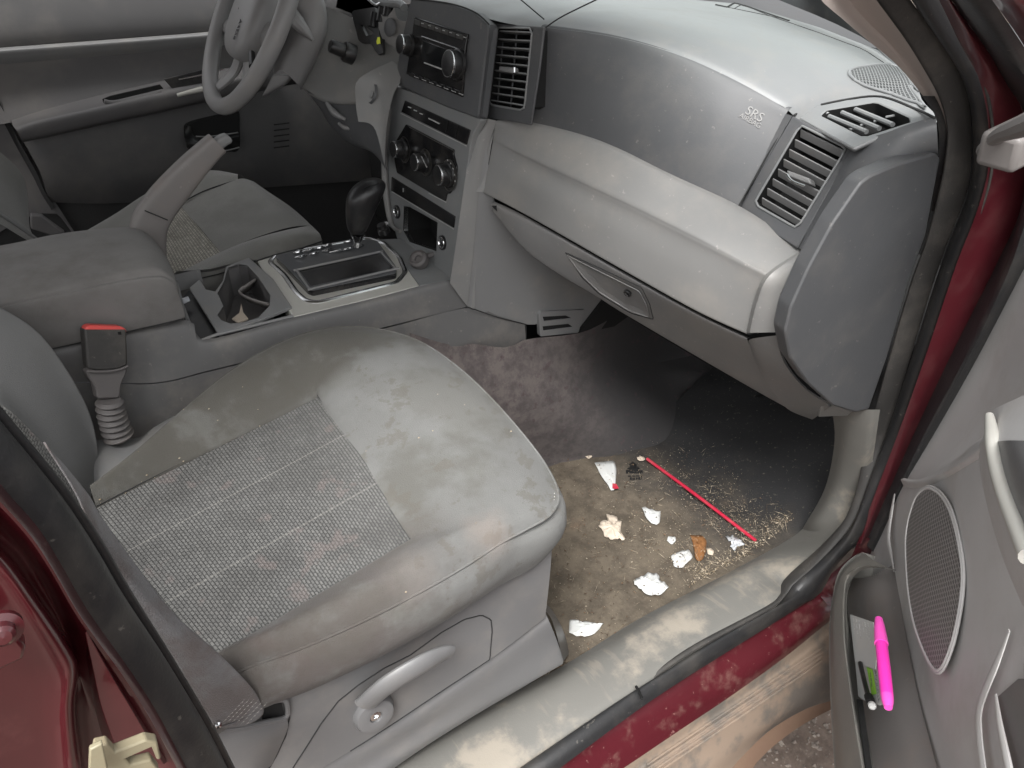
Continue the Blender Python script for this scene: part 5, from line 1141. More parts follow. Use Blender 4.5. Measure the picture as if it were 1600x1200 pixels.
rl = surf('rail_cover', M['shield'], [
    [(850, 952, 'Y', -.632), (790, 1000), (700, 1056), (600, 1118), (500, 1170), (420, 1200, 'Y', -.635)],
    [(856, 966, 'Y', -.649), (795, 1014), (710, 1078), (620, 1140), (535, 1190), (455, 1230, 'Y', -.653)],
    [(870, 1000, 'Y', -.655), (815, 1040), (740, 1090), (660, 1138), (590, 1186), (520, 1228, 'Y', -.660)],
    [(880, 1034, 'Y', -.664), (830, 1062), (760, 1100), (690, 1142), (625, 1184), (560, 1228, 'Y', -.668)],
    [(872, 1040, 'Y', -.66), (820, 1072), (755, 1110), (690, 1150), (630, 1190), (570, 1235, 'Y', -.665)]], sh, nu=50, nv=20)
surf('rail_cover_front', M['shield'], [
    [(850, 952, 'Y', -.60), (862, 968, 'Y', -.648), (872, 1000, 'Y', -.668), (880, 1034, 'Y', -.672)],
    [(846, 940, 'Y', -.56), (862, 952, 'Y', -.56), (880, 985, 'Y', -.58), (890, 1020, 'Y', -.60)]], sh, nu=12, nv=4, linv=True)
for pts in ([(640, 1024, 'Y', -.6535), (690, 988), (725, 968), (752, 961), (767, 968, 'Y', -.652), (769, 985), (765, 1030, 'Y', -.655), (745, 1066), (715, 1095), (664, 1136), (600, 1180), (560, 1206, 'Y', -.66)],
            [(560, 1070, 'Y', -.652), (528, 1096), (502, 1130), (480, 1165), (452, 1208, 'Y', -.662)], [(640, 1024, 'Y', -.6535), (600, 1044), (560, 1070, 'Y', -.652)],
            [(450, 1100, 'Y', -.652), (452, 1122), (446, 1150), (432, 1180), (415, 1210, 'Y', -.663)]):
    rail('panel_gap', M['seam'], lay(sh, [p[:2] for p in pts], .0, 4), .0010, sh, n=60, seg=6)
# adjuster handle
c_ = A(583, 1112, 'Y', -.668)
hd = Vector((0, -1, .15)).normalized()
ah = lathe('adjuster_pivot', M['shield'], [(.026, -.012), (.026, .004), (.023, .009), (.015, .011), (.008, .010), (.0075, .006), (0, .006)], c_, hd, ps_, seg=36, label='seat adjuster handle with central screw')
lathe('screw', M['chrome'], [(.0075, .006), (.0068, .0085), (.003, .0088), (.003, .0065), (0, .0065)], c_, hd, ah, seg=20)
rail('handle_arm', M['shield'], [(572, 1098, 'Y', -.678), (605, 1070, 'Y', -.69), (650, 1042, 'Y', -.695), (690, 1022, 'Y', -.692), (706, 1018, 'Y', -.690)], [.016, .0155, .0145, .0135, .0085], ah, n=40, seg=18, flat=.5, updir=hd)
# belt slot in the shield
slab('belt_slot', M['dark'], [(410, 1104, 'Y', -.668), (440, 1098, 'Y', -.668), (446, 1120, 'Y', -.668), (411, 1130, 'Y', -.668)], sh, thick=.004, bevel=0)
rail('slot_lip', M['shield'], [(345, 1140, 'Y', -.678), (380, 1136, 'Y', -.678), (415, 1128, 'Y', -.675), (447, 1120, 'Y', -.670), (448, 1098, 'Y', -.668), (440, 1093, 'Y', -.666), (410, 1100, 'Y', -.664)], .003, sh, n=50, seg=8)
surf('slot_cover', M['shield'], [
    [(330, 1142, 'Y', -.679), (380, 1137, 'Y', -.679), (415, 1130, 'Y', -.676), (447, 1121, 'Y', -.671)],
    [(340, 1175, 'Y', -.684), (385, 1165, 'Y', -.684), (420, 1155, 'Y', -.680), (449, 1140, 'Y', -.672)],
    [(360, 1220, 'Y', -.680), (390, 1215, 'Y', -.680), (405, 1210, 'Y', -.676), (425, 1195, 'Y', -.668)]], sh, nu=20, nv=12)

# seat belt
belt = thing('seat_belt', 'grey seat belt webbing stitched at its lower anchor beside the front seat', 'seat belt', A(375, 1118, 'Y', -.69))
BL = [(70, 690, 'Y', -.675), (120, 770), (146, 832, 'Y', -.69), (178, 890), (232, 970), (285, 1056), (315, 1110), (337, 1136, 'Y', -.700)]
BR = [(104, 730, 'Y', -.66), (140, 775), (158, 806, 'Y', -.66), (205, 872, 'Y', -.67), (272, 958, 'Y', -.685), (345, 1024, 'Y', -.695), (396, 1078, 'Y', -.697), (411, 1108, 'Y', -.690)]
BLv, BRv = resample(crv(BL), 40), resample(crv(BR), 40)
web = surf('webbing', M['belt'], [BLv, [a.lerp(b_, .5) + Vector((0, -.004, .003)) for a, b_ in zip(BLv, BRv)], BRv], belt, nu=60, nv=10, thick=.0013, label='grey webbing, browned near the anchor')
surf('fold', M['belt'], [
    [(337, 1137, 'Y', -.696), (370, 1128, 'Y', -.697), (398, 1100, 'Y', -.694), (404, 1082, 'Y', -.688)],
    [(352, 1138, 'Y', -.694), (385, 1133, 'Y', -.694), (410, 1118, 'Y', -.690), (412, 1100, 'Y', -.684)]], web, nu=16, nv=5, thick=.002)
bm = bmesh.new()
for r_ in range(6):
    for i in range(13):
        t = i / 13; x = 349 + r_ * 6 + t * 34 + r_ * 1.0; y = 1128 - t * 36 - r_ * .3 + r_ * r_ * .25
        a = A(x, y, 'Y', -.706); b_ = A(x + 1.9, y - 2.0 + (.9 if i % 2 else -.6), 'Y', -.706); s_ = Vector((.0006, 0, .0005))
        f = [bm.verts.new(q) for q in (a - s_, a + s_, b_ + s_, b_ - s_)]; bm.faces.new(f)
me = bpy.data.meshes.new('anchor_stitching'); bm.to_mesh(me); bm.free(); link('anchor_stitching', me, M['stitch'], web, kind='stuff')
lathe('anchor_pin', M['chrome'], [(.004, 0), (.003, .003), (0, .004)], A(341, 1131, 'Y', -.706), Vector((0, -1, .5)), belt, seg=14)

# driver's seat
ds = thing('driver_seat', 'dusty olive grey driver seat with woven centre beyond the console', 'car seat', (.2, .36, .15))
dL0 = crv([(180, 560, 'Y', .24), (225, 500, 'Y', .24), (282, 425, 'Y', .235), (344, 394, 'Y', .23), (313, 358), (282, 323, 'Y', .46), (262, 318, 'Y', .47), (235, 322, 'Y', .47), (200, 335, 'Y', .47)])
surf('woven_centre', M['woven2'], [[A(200, 470, 'Y', .23), A(262, 436, 'Y', .23), A(344, 394, 'Y', .23)], [A(190, 420, 'Y', .34), A(245, 392, 'Y', .34), A(314, 359, 'Y', .34)], [A(180, 378, 'Y', .46), A(225, 352, 'Y', .46), A(283, 323, 'Y', .46)]], ds, nu=30, nv=20)
surf('cushion', M['velour2'], [
    [(200, 470, 'Y', .229), (262, 436, 'Y', .229), (344, 394, 'Y', .229), (400, 372, 'Y', .23), (452, 358, 'Y', .235), (486, 352, 'Y', .25)],
    [(205, 476, 'Y', .20), (268, 440, 'Y', .20), (345, 400, 'Y', .20), (402, 374, 'Y', .20), (455, 360, 'Y', .205), (492, 358, 'Y', .22)],
    [(215, 490, 'Y', .165), (275, 446, 'Y', .165), (350, 412, 'Y', .165), (410, 388, 'Y', .165), (460, 370, 'Y', .17), (500, 366, 'Y', .19)],
    [(225, 510, 'Y', .15), (285, 462, 'Y', .15), (355, 428, 'Y', .15), (420, 404, 'Y', .15), (465, 392, 'Y', .155), (503, 378, 'Y', .18)],
    [(230, 540, 'Y', .15), (290, 490, 'Y', .15), (360, 455, 'Y', .15), (425, 430, 'Y', .15), (470, 415, 'Y', .155), (505, 395, 'Y', .18)]], ds, nu=44, nv=30)
surf('cushion', M['velour2'], [
    [(283, 322, 'Y', .461), (296, 338, 'Y', .41), (314, 358, 'Y', .34), (330, 377, 'Y', .28), (345, 395, 'Y', .229)],
    [(320, 300, 'Y', .47), (336, 316, 'Y', .42), (356, 336, 'Y', .35), (375, 355, 'Y', .285), (392, 374, 'Y', .229)],
    [(370, 280, 'Y', .48), (390, 292, 'Y', .43), (415, 312, 'Y', .36), (435, 332, 'Y', .29), (450, 356, 'Y', .232)],
    [(392, 282, 'Y', .48), (415, 298, 'Y', .43), (444, 318, 'Y', .36), (470, 340, 'Y', .29), (487, 354, 'Y', .245)],
    [(402, 290, 'Y', .48), (425, 306, 'Y', .43), (455, 326, 'Y', .36), (482, 349, 'Y', .29), (503, 374, 'Y', .20)],
    [(400, 310, 'Y', .48), (425, 326, 'Y', .43), (455, 346, 'Y', .36), (482, 369, 'Y', .29), (505, 394, 'Y', .20)]], ds, nu=30, nv=36)
surf('bolster', M['velour2'], [
    [(170, 384, 'Y', .455), (225, 354, 'Y', .455), (283, 323, 'Y', .458), (320, 302, 'Y', .468), (372, 281, 'Y', .478)],
    [(150, 372, 'Y', .50), (205, 340, 'Y', .50), (262, 306, 'Y', .50), (310, 280, 'Y', .51), (372, 272, 'Y', .50)],
    [(125, 366, 'Y', .55), (180, 334, 'Y', .55), (232, 300, 'Y', .55), (285, 273, 'Y', .55), (335, 266, 'Y', .55), (380, 275, 'Y', .52)],
    [(125, 380, 'Y', .57), (180, 348, 'Y', .57), (232, 314, 'Y', .57), (285, 287, 'Y', .57), (335, 280, 'Y', .57), (385, 285, 'Y', .54)]], ds, nu=30, nv=20)
rail('cushion_seam', M['seam'], [(268, 327, 'Y', .462), (296, 310, 'Y', .465), (325, 296, 'Y', .47), (368, 282, 'Y', .478)], .0014, ds, n=12, seg=6)
rail('cushion_seam', M['seam'], [(288, 441, 'Y', .148), (360, 423, 'Y', .148), (420, 401, 'Y', .148), (470, 388, 'Y', .15), (503, 377, 'Y', .178)], .0012, ds, n=16, seg=6)
surf('backrest', M['velour2'], [
    [(-120, 200, 'Y', .50), (-20, 228, 'Y', .50), (15, 250, 'Y', .50), (36, 275, 'Y', .50), (43, 305, 'Y', .50), (46, 362, 'Y', .50)],
    [(-120, 260, 'Y', .42), (-20, 275, 'Y', .42), (5, 290, 'Y', .42), (25, 310, 'Y', .42), (40, 335, 'Y', .42), (50, 368, 'Y', .42)],
    [(-120, 330, 'Y', .27), (-20, 325, 'Y', .27), (0, 336, 'Y', .27), (24, 352, 'Y', .27), (44, 366, 'Y', .27), (58, 376, 'Y', .27)],
    [(-120, 350, 'Y', .23), (-20, 345, 'Y', .23), (0, 350, 'Y', .23), (20, 362, 'Y', .23), (40, 374, 'Y', .23), (52, 380, 'Y', .23)]], ds, nu=30, nv=26)
rail('backrest_piping', M['velour4'], [(-60, 300, 'Y', .268), (0, 334, 'Y', .268), (24, 350, 'Y', .268), (44, 365, 'Y', .268), (60, 377, 'Y', .268)], .004, ds, n=20, seg=8)
slab('recliner_hinge', M['ddoor'], [(48, 336, 'Y', .58), (66, 338, 'Y', .58), (85, 352, 'Y', .58), (102, 364, 'Y', .58), (80, 368, 'Y', .58), (48, 358, 'Y', .58)], ds, thick=.02, bevel=.003)

# ================================================================== DRIVER DOOR
dd = thing('driver_door', 'closed grey driver door trim with armrest, window switches and release handle', 'car door', (.3, .76, .1))
def yl(pts, Y): return [A(x, y, 'Y', Y) for x, y in pts]
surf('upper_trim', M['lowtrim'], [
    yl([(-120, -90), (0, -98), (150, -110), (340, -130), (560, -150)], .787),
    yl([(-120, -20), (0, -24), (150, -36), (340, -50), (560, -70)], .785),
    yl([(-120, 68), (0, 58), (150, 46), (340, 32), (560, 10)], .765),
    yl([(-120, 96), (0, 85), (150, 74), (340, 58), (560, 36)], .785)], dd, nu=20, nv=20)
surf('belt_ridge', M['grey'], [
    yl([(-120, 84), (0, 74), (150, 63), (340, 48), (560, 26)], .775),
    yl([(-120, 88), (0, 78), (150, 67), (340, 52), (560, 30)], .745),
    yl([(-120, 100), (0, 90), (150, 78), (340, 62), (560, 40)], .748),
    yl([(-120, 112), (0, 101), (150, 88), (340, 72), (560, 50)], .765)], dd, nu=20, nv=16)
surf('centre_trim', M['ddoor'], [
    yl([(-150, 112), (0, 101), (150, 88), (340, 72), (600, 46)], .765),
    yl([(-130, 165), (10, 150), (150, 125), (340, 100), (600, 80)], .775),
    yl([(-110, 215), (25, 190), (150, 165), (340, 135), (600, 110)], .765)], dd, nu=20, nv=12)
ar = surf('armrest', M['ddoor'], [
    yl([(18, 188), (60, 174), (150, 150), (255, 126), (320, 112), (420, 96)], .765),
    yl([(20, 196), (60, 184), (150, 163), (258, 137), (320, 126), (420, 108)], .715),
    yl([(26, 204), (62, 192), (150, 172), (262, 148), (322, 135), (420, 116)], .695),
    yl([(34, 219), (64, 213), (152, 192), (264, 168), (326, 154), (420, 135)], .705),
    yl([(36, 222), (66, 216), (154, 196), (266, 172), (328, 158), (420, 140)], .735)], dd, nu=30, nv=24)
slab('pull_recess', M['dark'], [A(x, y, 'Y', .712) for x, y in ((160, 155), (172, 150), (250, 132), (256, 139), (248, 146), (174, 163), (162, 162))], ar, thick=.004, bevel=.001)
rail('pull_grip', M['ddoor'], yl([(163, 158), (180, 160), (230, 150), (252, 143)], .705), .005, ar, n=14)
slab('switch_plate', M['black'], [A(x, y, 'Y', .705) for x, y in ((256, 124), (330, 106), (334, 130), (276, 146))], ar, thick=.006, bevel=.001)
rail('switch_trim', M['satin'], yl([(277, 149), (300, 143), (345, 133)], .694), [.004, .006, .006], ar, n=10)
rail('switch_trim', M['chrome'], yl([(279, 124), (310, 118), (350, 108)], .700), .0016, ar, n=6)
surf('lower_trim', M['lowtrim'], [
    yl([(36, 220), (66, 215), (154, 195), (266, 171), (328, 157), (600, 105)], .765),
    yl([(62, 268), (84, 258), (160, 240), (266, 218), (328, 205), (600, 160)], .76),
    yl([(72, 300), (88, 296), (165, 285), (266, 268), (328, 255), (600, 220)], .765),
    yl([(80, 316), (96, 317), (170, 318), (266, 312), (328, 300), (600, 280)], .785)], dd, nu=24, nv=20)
surf('door_edge', M['seam'], [
    yl([(-5, 150), (14, 190), (30, 222), (56, 268), (70, 300), (84, 322)], .77),
    yl([(-30, 150), (0, 196), (18, 230), (46, 280), (60, 306), (78, 334)], .81)], dd, nu=14, nv=3, linv=True)
pr = slab('map_pocket', M['dark'], rnd(yl([(288, 196), (300, 190), (374, 172), (376, 226), (372, 238), (300, 234), (290, 222)], .752), .01), dd, thick=.02, bevel=.002)
surf('pocket_lip', M['black'], [yl([(290, 200), (297, 196), (303, 212), (320, 214), (372, 206)], .735), yl([(289, 214), (294, 226), (305, 226), (322, 224), (374, 214)], .722), yl([(292, 230), (300, 238), (312, 238), (330, 236), (374, 230)], .735)], pr, nu=20, nv=10)
rail('pocket_edge', M['grey'], yl([(306, 213), (330, 213), (372, 207)], .725), .0016, pr, n=10)
rail('pocket_edge', M['grey'], yl([(330, 237), (355, 235), (374, 230)], .728), .0016, pr, n=10)
for k in range(5): rail('speaker_rib', M['dark'], yl([(428, 195 + k * 9), (452, 192 + k * 9)], .748), .0015, dd, n=2, seg=5)
surf('far_pillar_trim', M['ddoor'], [yl([(-120, 60), (-120, 200), (-60, 400)], .80), yl([(-5, 150), (30, 235), (75, 330)], .79), yl([(0, 160), (40, 260), (140, 400)], .80)], body, nu=10, nv=8)

# ================================================================== PASSENGER DOOR (open)
pd = thing('passenger_door', 'open passenger door with oval speaker grille and a map pocket holding litter', 'car door', DH + Vector((0, 0, -.05)))
pr_a = [(1660, 260, 'D', .02), (1600, 372, 'D', .025), (1550, 470), (1500, 562), (1450, 662), (1403, 745, 'D', .045), (1386, 790), (1366, 832, 'D', .055), (1355, 880), (1352, 940, 'D', .05), (1358, 1050), (1385, 1240, 'D', .045)]
pr_b = [(1700, 330, 'D', .03), (1650, 420, 'D', .035), (1600, 510), (1550, 600), (1490, 680), (1425, 752, 'D', .058), (1406, 800), (1396, 850, 'D', .058), (1398, 900), (1404, 960, 'D', .058), (1425, 1060), (1470, 1240, 'D', .055)]
pr_c = [(1760, 420, 'D', .05), (1720, 500, 'D', .055), (1680, 570), (1630, 630), (1560, 680), (1480, 728, 'D', .072), (1468, 790), (1462, 850, 'D', .072), (1462, 920), (1466, 990, 'D', .070), (1480, 1080), (1520, 1240, 'D', .068)]
pr_d = [(1800, 480, 'D', .07), (1770, 560, 'D', .075), (1730, 620), (1670, 650), (1600, 670), (1540, 692, 'D', .088), (1530, 770), (1526, 850, 'D', .085), (1524, 930), (1520, 1000, 'D', .080), (1530, 1080), (1560, 1240, 'D', .075)]
pr_e = [(1850, 560, 'D', .08), (1830, 620, 'D', .085), (1790, 680), (1740, 720), (1690, 750), (1640, 800, 'D', .095), (1625, 860), (1615, 920, 'D', .09), (1605, 990), (1600, 1050, 'D', .085), (1610, 1130), (1640, 1260, 'D', .08)]
dpanel = surf('door_panel', M['door'], [[p - DN * .03 for p in resample(crv(pr_a), 60)], pr_a, pr_b, pr_c, pr_d, pr_e], pd, nu=70, nv=50)
link('door_shell', newmesh('door_shell', [DH - DD * s_ + DN * t_ + Vector((0, 0, z_)) for s_ in (-.02, 1.0) for t_ in (-.06, .012) for z_ in (-.25, .78)], [(0,1,3,2),(4,6,7,5),(0,4,5,1),(2,3,7,6),(0,2,6,4),(1,5,7,3)]), M['paint'], pd)
surf('upper_ledge', M['door'], [[p + DN * .0 for p in crv([(1398, 742, 'D', .052), (1433, 749, 'D', .066), (1487, 726, 'D', .080), (1529, 694, 'D', .092), (1540, 672, 'D', .097)])],
    crv([(1400, 747, 'D', .060), (1434, 755, 'D', .070), (1489, 732, 'D', .084), (1532, 700, 'D', .096), (1545, 676, 'D', .100)]),
    crv([(1400, 756, 'D', .050), (1436, 768, 'D', .062), (1492, 745, 'D', .076), (1536, 714, 'D', .089), (1550, 690, 'D', .094)])], dpanel, nu=30, nv=12)
rail('panel_crease', M['door'], [(1399, 765, 'D', .062), (1393, 800, 'D', .066), (1388, 838, 'D', .067), (1392, 868, 'D', .066), (1397, 892, 'D', .064)], [.002, .006, .007, .005, .002], dpanel, n=20, flat=.3, updir=DN)
# speaker grille
EL = [(1452, 763), (1470, 775), (1486, 805), (1499, 859), (1503, 907), (1496, 965), (1482, 1019), (1464, 1048), (1444, 1019), (1426, 965), (1417, 901), (1416, 832), (1428, 784), (1440, 767)]
gp_ = resample([A(x, y, 'D', .084) for x, y in EL], 60, closed=True)
sg = gplate('speaker_grille', M['grille'], gp_, pd, .008, .0)
rail('grille_rim', M['door'], [p - DN * .0008 for p in gp_], .0020, sg, closed=True, n=70, seg=8)
rail('grille_groove', M['door'], [p - DN * .001 + (p - sum(gp_, Vector()) / 60).normalized() * .0032 for p in gp_], .0014, sg, closed=True, n=70, seg=6)
# armrest with bright trim
arp = surf('door_armrest', M['door'], [
    [(1529, 694, 'D', .090), (1532, 740), (1545, 800), (1568, 875), (1610, 975, 'D', .088)],
    [(1536, 690, 'D', .105), (1543, 738), (1557, 792), (1580, 860), (1620, 950, 'D', .108)],
    [(1548, 684, 'D', .118), (1556, 728), (1572, 780), (1596, 842), (1640, 930, 'D', .122)]], pd, nu=30, nv=12)
rail('pull_trim', M['satin'], [(1546, 650, 'D', .112), (1552, 690, 'D', .119), (1561, 736, 'D', .120), (1578, 790, 'D', .121), (1610, 870, 'D', .124)], [.004, .007, .0075, .0075, .008], arp, n=30, seg=12)
surf('armrest_pad', M['shield'], [
    [(1556, 690, 'D', .118), (1568, 736, 'D', .120), (1586, 790, 'D', .121), (1620, 865, 'D', .123)],
    [(1580, 688, 'D', .125), (1600, 730, 'D', .127), (1620, 780, 'D', .128), (1660, 850, 'D', .13)],
    [(1640, 690, 'D', .12), (1660, 730, 'D', .12), (1680, 780, 'D', .12), (1700, 850, 'D', .12)]], arp, nu=20, nv=10)
surf('armrest_front', M['door'], [
    [(1545, 676, 'D', .100), (1556, 688, 'D', .118), (1640, 690, 'D', .12)], [(1545, 655, 'D', .098), (1552, 640, 'D', .100), (1640, 600, 'D', .10)]], arp, nu=12, nv=4)
rail('lower_crease', M['door'], [(1577, 985, 'D', .093), (1560, 1030, 'D', .092), (1532, 1100, 'D', .088), (1530, 1150, 'D', .086), (1540, 1230, 'D', .084)], [.002, .005, .006, .006, .006], dpanel, n=20, flat=.3, updir=DN)
slab('pull_recess', M['ddoor'], [(1558, 1088, 'D', .092), (1590, 1060, 'D', .096), (1660, 1060, 'D', .097), (1660, 1260, 'D', .093), (1580, 1260, 'D', .090), (1560, 1150, 'D', .091)], dpanel, thick=.003, bevel=.001)
rail('recess_bar', M['door'], [(1556, 1086, 'D', .096), (1562, 1130, 'D', .098), (1572, 1180, 'D', .099), (1585, 1240, 'D', .10)], [.002, .004, .005, .005], dpanel, n=20, flat=.5, updir=DN)
# map pocket
RO = [(1352, 864, 'D', .075), (1334, 874, 'D', .092), (1315, 896), (1306, 933, 'D', .105), (1301, 987), (1303, 1093, 'D', .112), (1312, 1230, 'D', .115)]
RI = [(1399, 892, 'D', .075), (1358, 884, 'D', .095), (1338, 890), (1322, 910, 'D', .112), (1319, 980), (1328, 1067, 'D', .122), (1354, 1230, 'D', .125)]
ROv, RIv = resample(crv(RO), 50), resample(crv(RI), 50)
mid_ = [a.lerp(b_, .5) + DN * .008 for a, b_ in zip(ROv, RIv)]
mid0 = [a.lerp(b_, .1) + DN * .004 for a, b_ in zip(ROv, RIv)]
mid2 = [a.lerp(b_, .92) + DN * .003 for a, b_ in zip(ROv, RIv)]
out_ = [a - DN * .06 + Vector((0, 0, -.01)) for a in ROv]
inn_ = [b_ - DN * .006 - (b_ - a).normalized() * .02 for a, b_ in zip(ROv, RIv)]
pk = surf('map_pocket', M['pocket'], [out_, ROv, mid0, mid_, mid2, RIv, inn_], pd, nu=60, nv=40, label='grey green map pocket rim, scuffed')
surf('pocket_floor', M['warm'], [
    [(1325, 905, 'D', .088), (1325, 960, 'D', .088), (1332, 1000, 'D', .09), (1340, 1067, 'D', .095), (1372, 1230, 'D', .098)],
    [(1362, 900, 'D', .080), (1365, 960, 'D', .080), (1378, 1020, 'D', .080), (1395, 1090, 'D', .080), (1425, 1230, 'D', .080)],
    [(1399, 880, 'D', .058), (1410, 960, 'D', .060), (1425, 1040, 'D', .062), (1440, 1110, 'D', .062), (1475, 1240, 'D', .062)]], pk, nu=30, nv=14)
slab('pocket_gap', M['dark'], [(1340, 1092, 'D', .112), (1348, 1094, 'D', .108), (1368, 1240, 'D', .108), (1358, 1240, 'D', .12)], pk, thick=.002, bevel=0)
def dl(pts, v): return [A(x, y, 'D', v) for x, y in pts]
# things in the pocket
cd1 = thing('folded_receipt', 'white folded receipt with faint print in the door pocket under the pink highlighter', 'paper', A(1350, 1000, 'D', .10))
slab('paper_sheet', M['white'], dl([(1328, 960), (1364, 972), (1370, 1008), (1368, 1046), (1336, 1034), (1333, 1010)], .112), cd1, thick=.0008, bevel=0)
for k in range(6):
    a = A(1333 + k * 4.6, 966 + k * 1.6, 'D', .1132); b_ = A(1335.5 + k * 5.0, 984 + k * 2.2 + (k % 3) * 5, 'D', .1132)
    n_ = 9
    for j in range(n_):
        if (j + k) % 4 == 3: continue
        p, q = a.lerp(b_, j / n_), a.lerp(b_, (j + .65) / n_)
        rail('print_stroke', M['bare'], [p, q], .00035, cd1, n=2, seg=4)
cd2 = thing('printed_card', 'white card with green band and black lettering below the receipt', 'card', A(1360, 1070, 'D', .095))
slab('card_sheet', M['white'], dl([(1335, 1020), (1372, 1040), (1380, 1100), (1374, 1102), (1350, 1094), (1341, 1088)], .1095), cd2, thick=.0008, bevel=0)
slab('green_band', M['green'], dl([(1354, 1042), (1363, 1046), (1369, 1084), (1362, 1086)], .1107), cd2, thick=.0003, bevel=0)
rr = A(1374, 1090, 'D', .10) - A(1369, 1050, 'D', .10); uu = A(1380, 1068, 'D', .10) - A(1366, 1072, 'D', .10)
txt('card_lettering', M['ink'], 'BROOKVILLE', A(1370, 1070, 'D', .1112), rr, uu, .0085, cd2, ext=.0001)
txt('card_lettering', M['ink'], 'HOUSTON', A(1361, 1062, 'D', .1112), rr, uu, .0045, cd2, ext=.0001)
pen = thing('ballpoint_pen', 'dark ballpoint pen with a round white end lying across the card in the door pocket', 'pen', A(1358, 1100, 'D', .10))
rail('pen_barrel', M['black'], dl([(1344, 1036), (1350, 1062), (1357, 1090)], .115), .0030, pen, n=10, seg=12)
rail('pen_grip', M['dark'], dl([(1357, 1088), (1361, 1098)], .115), .0052, pen, n=4, seg=12)
lathe('pen_end', M['white'], [(.0045, -.004), (.0045, .001), (.003, .003), (0, .003)], A(1363, 1103, 'D', .116), (A(1363, 1103, 'D', .116) - A(1357, 1090, 'D', .115)), pen, seg=16)
hp = thing('highlighter', 'bright pink capped highlighter standing in the door map pocket', 'highlighter', A(1385, 1105, 'D', .10))
ha, hb_ = A(1373, 967, 'D', .118), A(1388, 1106, 'D', .122)
def hl_(t): return ha.lerp(hb_, t)
rail('cap', M['pink2'], [hl_(0), hl_(.02), hl_(.12), hl_(.31)], [.0045, .0062, .0072, .0078], hp, n=20, seg=18)
rail('barrel', M['pink'], [hl_(.305), hl_(.5), hl_(.88)], [.0068, .0071, .0068], hp, n=14, seg=18)
rail('end_plug', M['pink2'], [hl_(.875), hl_(.97), hl_(1.0)], [.0068, .0062, .0042], hp, n=8, seg=18)

# ================================================================== LITTER ON THE MAT
def crumple(name, label, px, m, h=.006, cat='paper scrap', seed=1, z=.05, group=None, marks=0):
    R_ = random.Random(seed)
    P = [A(x, y, 'Z', z) for x, y in px]; c = sum(P, Vector()) / len(P)
    o_ = thing(name, label, cat, (c.x, c.y, z), 'torn paper scraps on the floor mat' if name == 'torn_paper' else group)
    bm = bmesh.new(); rings = []
    rs = (1.0, .72, .45, .2)
    N_ = len(P) * 3; Q = resample(P, N_, lin=True, closed=True)
    for r_ in rs:
        rings.append([bm.verts.new(c + (q - c) * r_ + Vector((0, 0, h * (1 - r_) * .6 + R_.uniform(-.3, 1) * h * (.42 if r_ < 1 else .5)))) for q in Q])
    ce = bm.verts.new(c + Vector((0, 0, h)))
    for a, b_ in zip(rings, rings[1:]):
        for k in range(N_): bm.faces.new((a[k], a[(k+1) % N_], b_[(k+1) % N_], b_[k]))
    for k in range(N_): bm.faces.new((rings[-1][k], rings[-1][(k+1) % N_], ce))
    bmesh.ops.recalc_face_normals(bm, faces=bm.faces[:])
    if sum(f.normal.z for f in bm.faces) < 0:
        for f in bm.faces: f.normal_flip()
    me = bpy.data.meshes.new('scrap'); bm.to_mesh(me); bm.free()
    s_ = link('scrap', me, m, o_, sharp=48); mods(s_, .0004)
    for k in range(marks):
        a = c + (P[0] - c) * .45 + (P[len(P) // 2] - P[0]) * (.12 + .16 * k); d_ = (P[len(P) // 3] - P[0]); d_.z = 0; d_ = d_.normalized() * .011
        bv = BVHTree.FromPolygons([v.co + ORG[s_.name] for v in me.vertices], [tuple(p.vertices) for p in me.polygons])
        q = [bv.ray_cast(a + d_ * (j / 6 - .5) + Vector((0, 0, .05)), Vector((0, 0, -1)))[0] for j in range(7)]
        q = [v + Vector((0, 0, .0008)) for v in q if v is not None]
        if len(q) > 2: rail('print_stroke', M['bare'], q, .0003, o_, n=8, seg=4)
    return o_, c
t1o, c1 = crumple('torn_paper', 'long white torn paper wedge with a red corner next to the printed tree mark', [(929, 723), (961, 720), (963, 735), (962, 752), (960, 766), (956, 768), (949, 757), (940, 745)], M['white'], .004, seed=3)
slab('red_corner', M['straw'], [A(x, y, 'Z', .0555) for x, y in ((957, 755), (963, 756), (967, 763), (961, 764), (957, 762))], t1o, thick=.0005, bevel=0)
crumple('torn_paper', 'cream crumpled paper scrap with ragged edges nearest the seat front corner', [(947, 804), (953, 806), (962, 808), (971, 816), (970, 828), (972, 836), (978, 840), (975, 846), (968, 842), (955, 843), (944, 838), (942, 830), (935, 823), (940, 815), (950, 814)], M['cream_paper'], .008, seed=5)
crumple('torn_paper', 'small five sided white paper scrap above the brown leaf towards the tree mark', [(1003, 793), (1010, 794), (1032, 799), (1031, 817), (1024, 821), (1016, 816), (1009, 808)], M['white'], .006, seed=8)
crumple('torn_paper', 'tiny printed paper square just left of the brown leaf', [(1044, 838), (1056, 839), (1056, 845), (1050, 851), (1042, 845)], M['white'], .003, seed=9)
crumple('torn_paper', 'white paper scrap with faint writing touching the brown leaf', [(1048, 869), (1062, 861), (1076, 859), (1083, 871), (1074, 879), (1066, 888), (1053, 886), (1052, 880)], M['white'], .005, seed=12, marks=3)
crumple('torn_paper', 'large white crumpled receipt halfway between leaf and door sill', [(990, 907), (1001, 903), (1011, 896), (1028, 897), (1031, 906), (1046, 918), (1038, 924), (1033, 930), (1014, 930), (1002, 923), (991, 914)], M['white'], .010, seed=14, marks=4)
crumple('torn_paper', 'white torn paper with dark smudges lying closest to the seat rail', [(890, 969), (906, 971), (930, 974), (944, 973), (934, 986), (923, 995), (905, 995), (889, 990)], M['white'], .007, seed=17, marks=4)
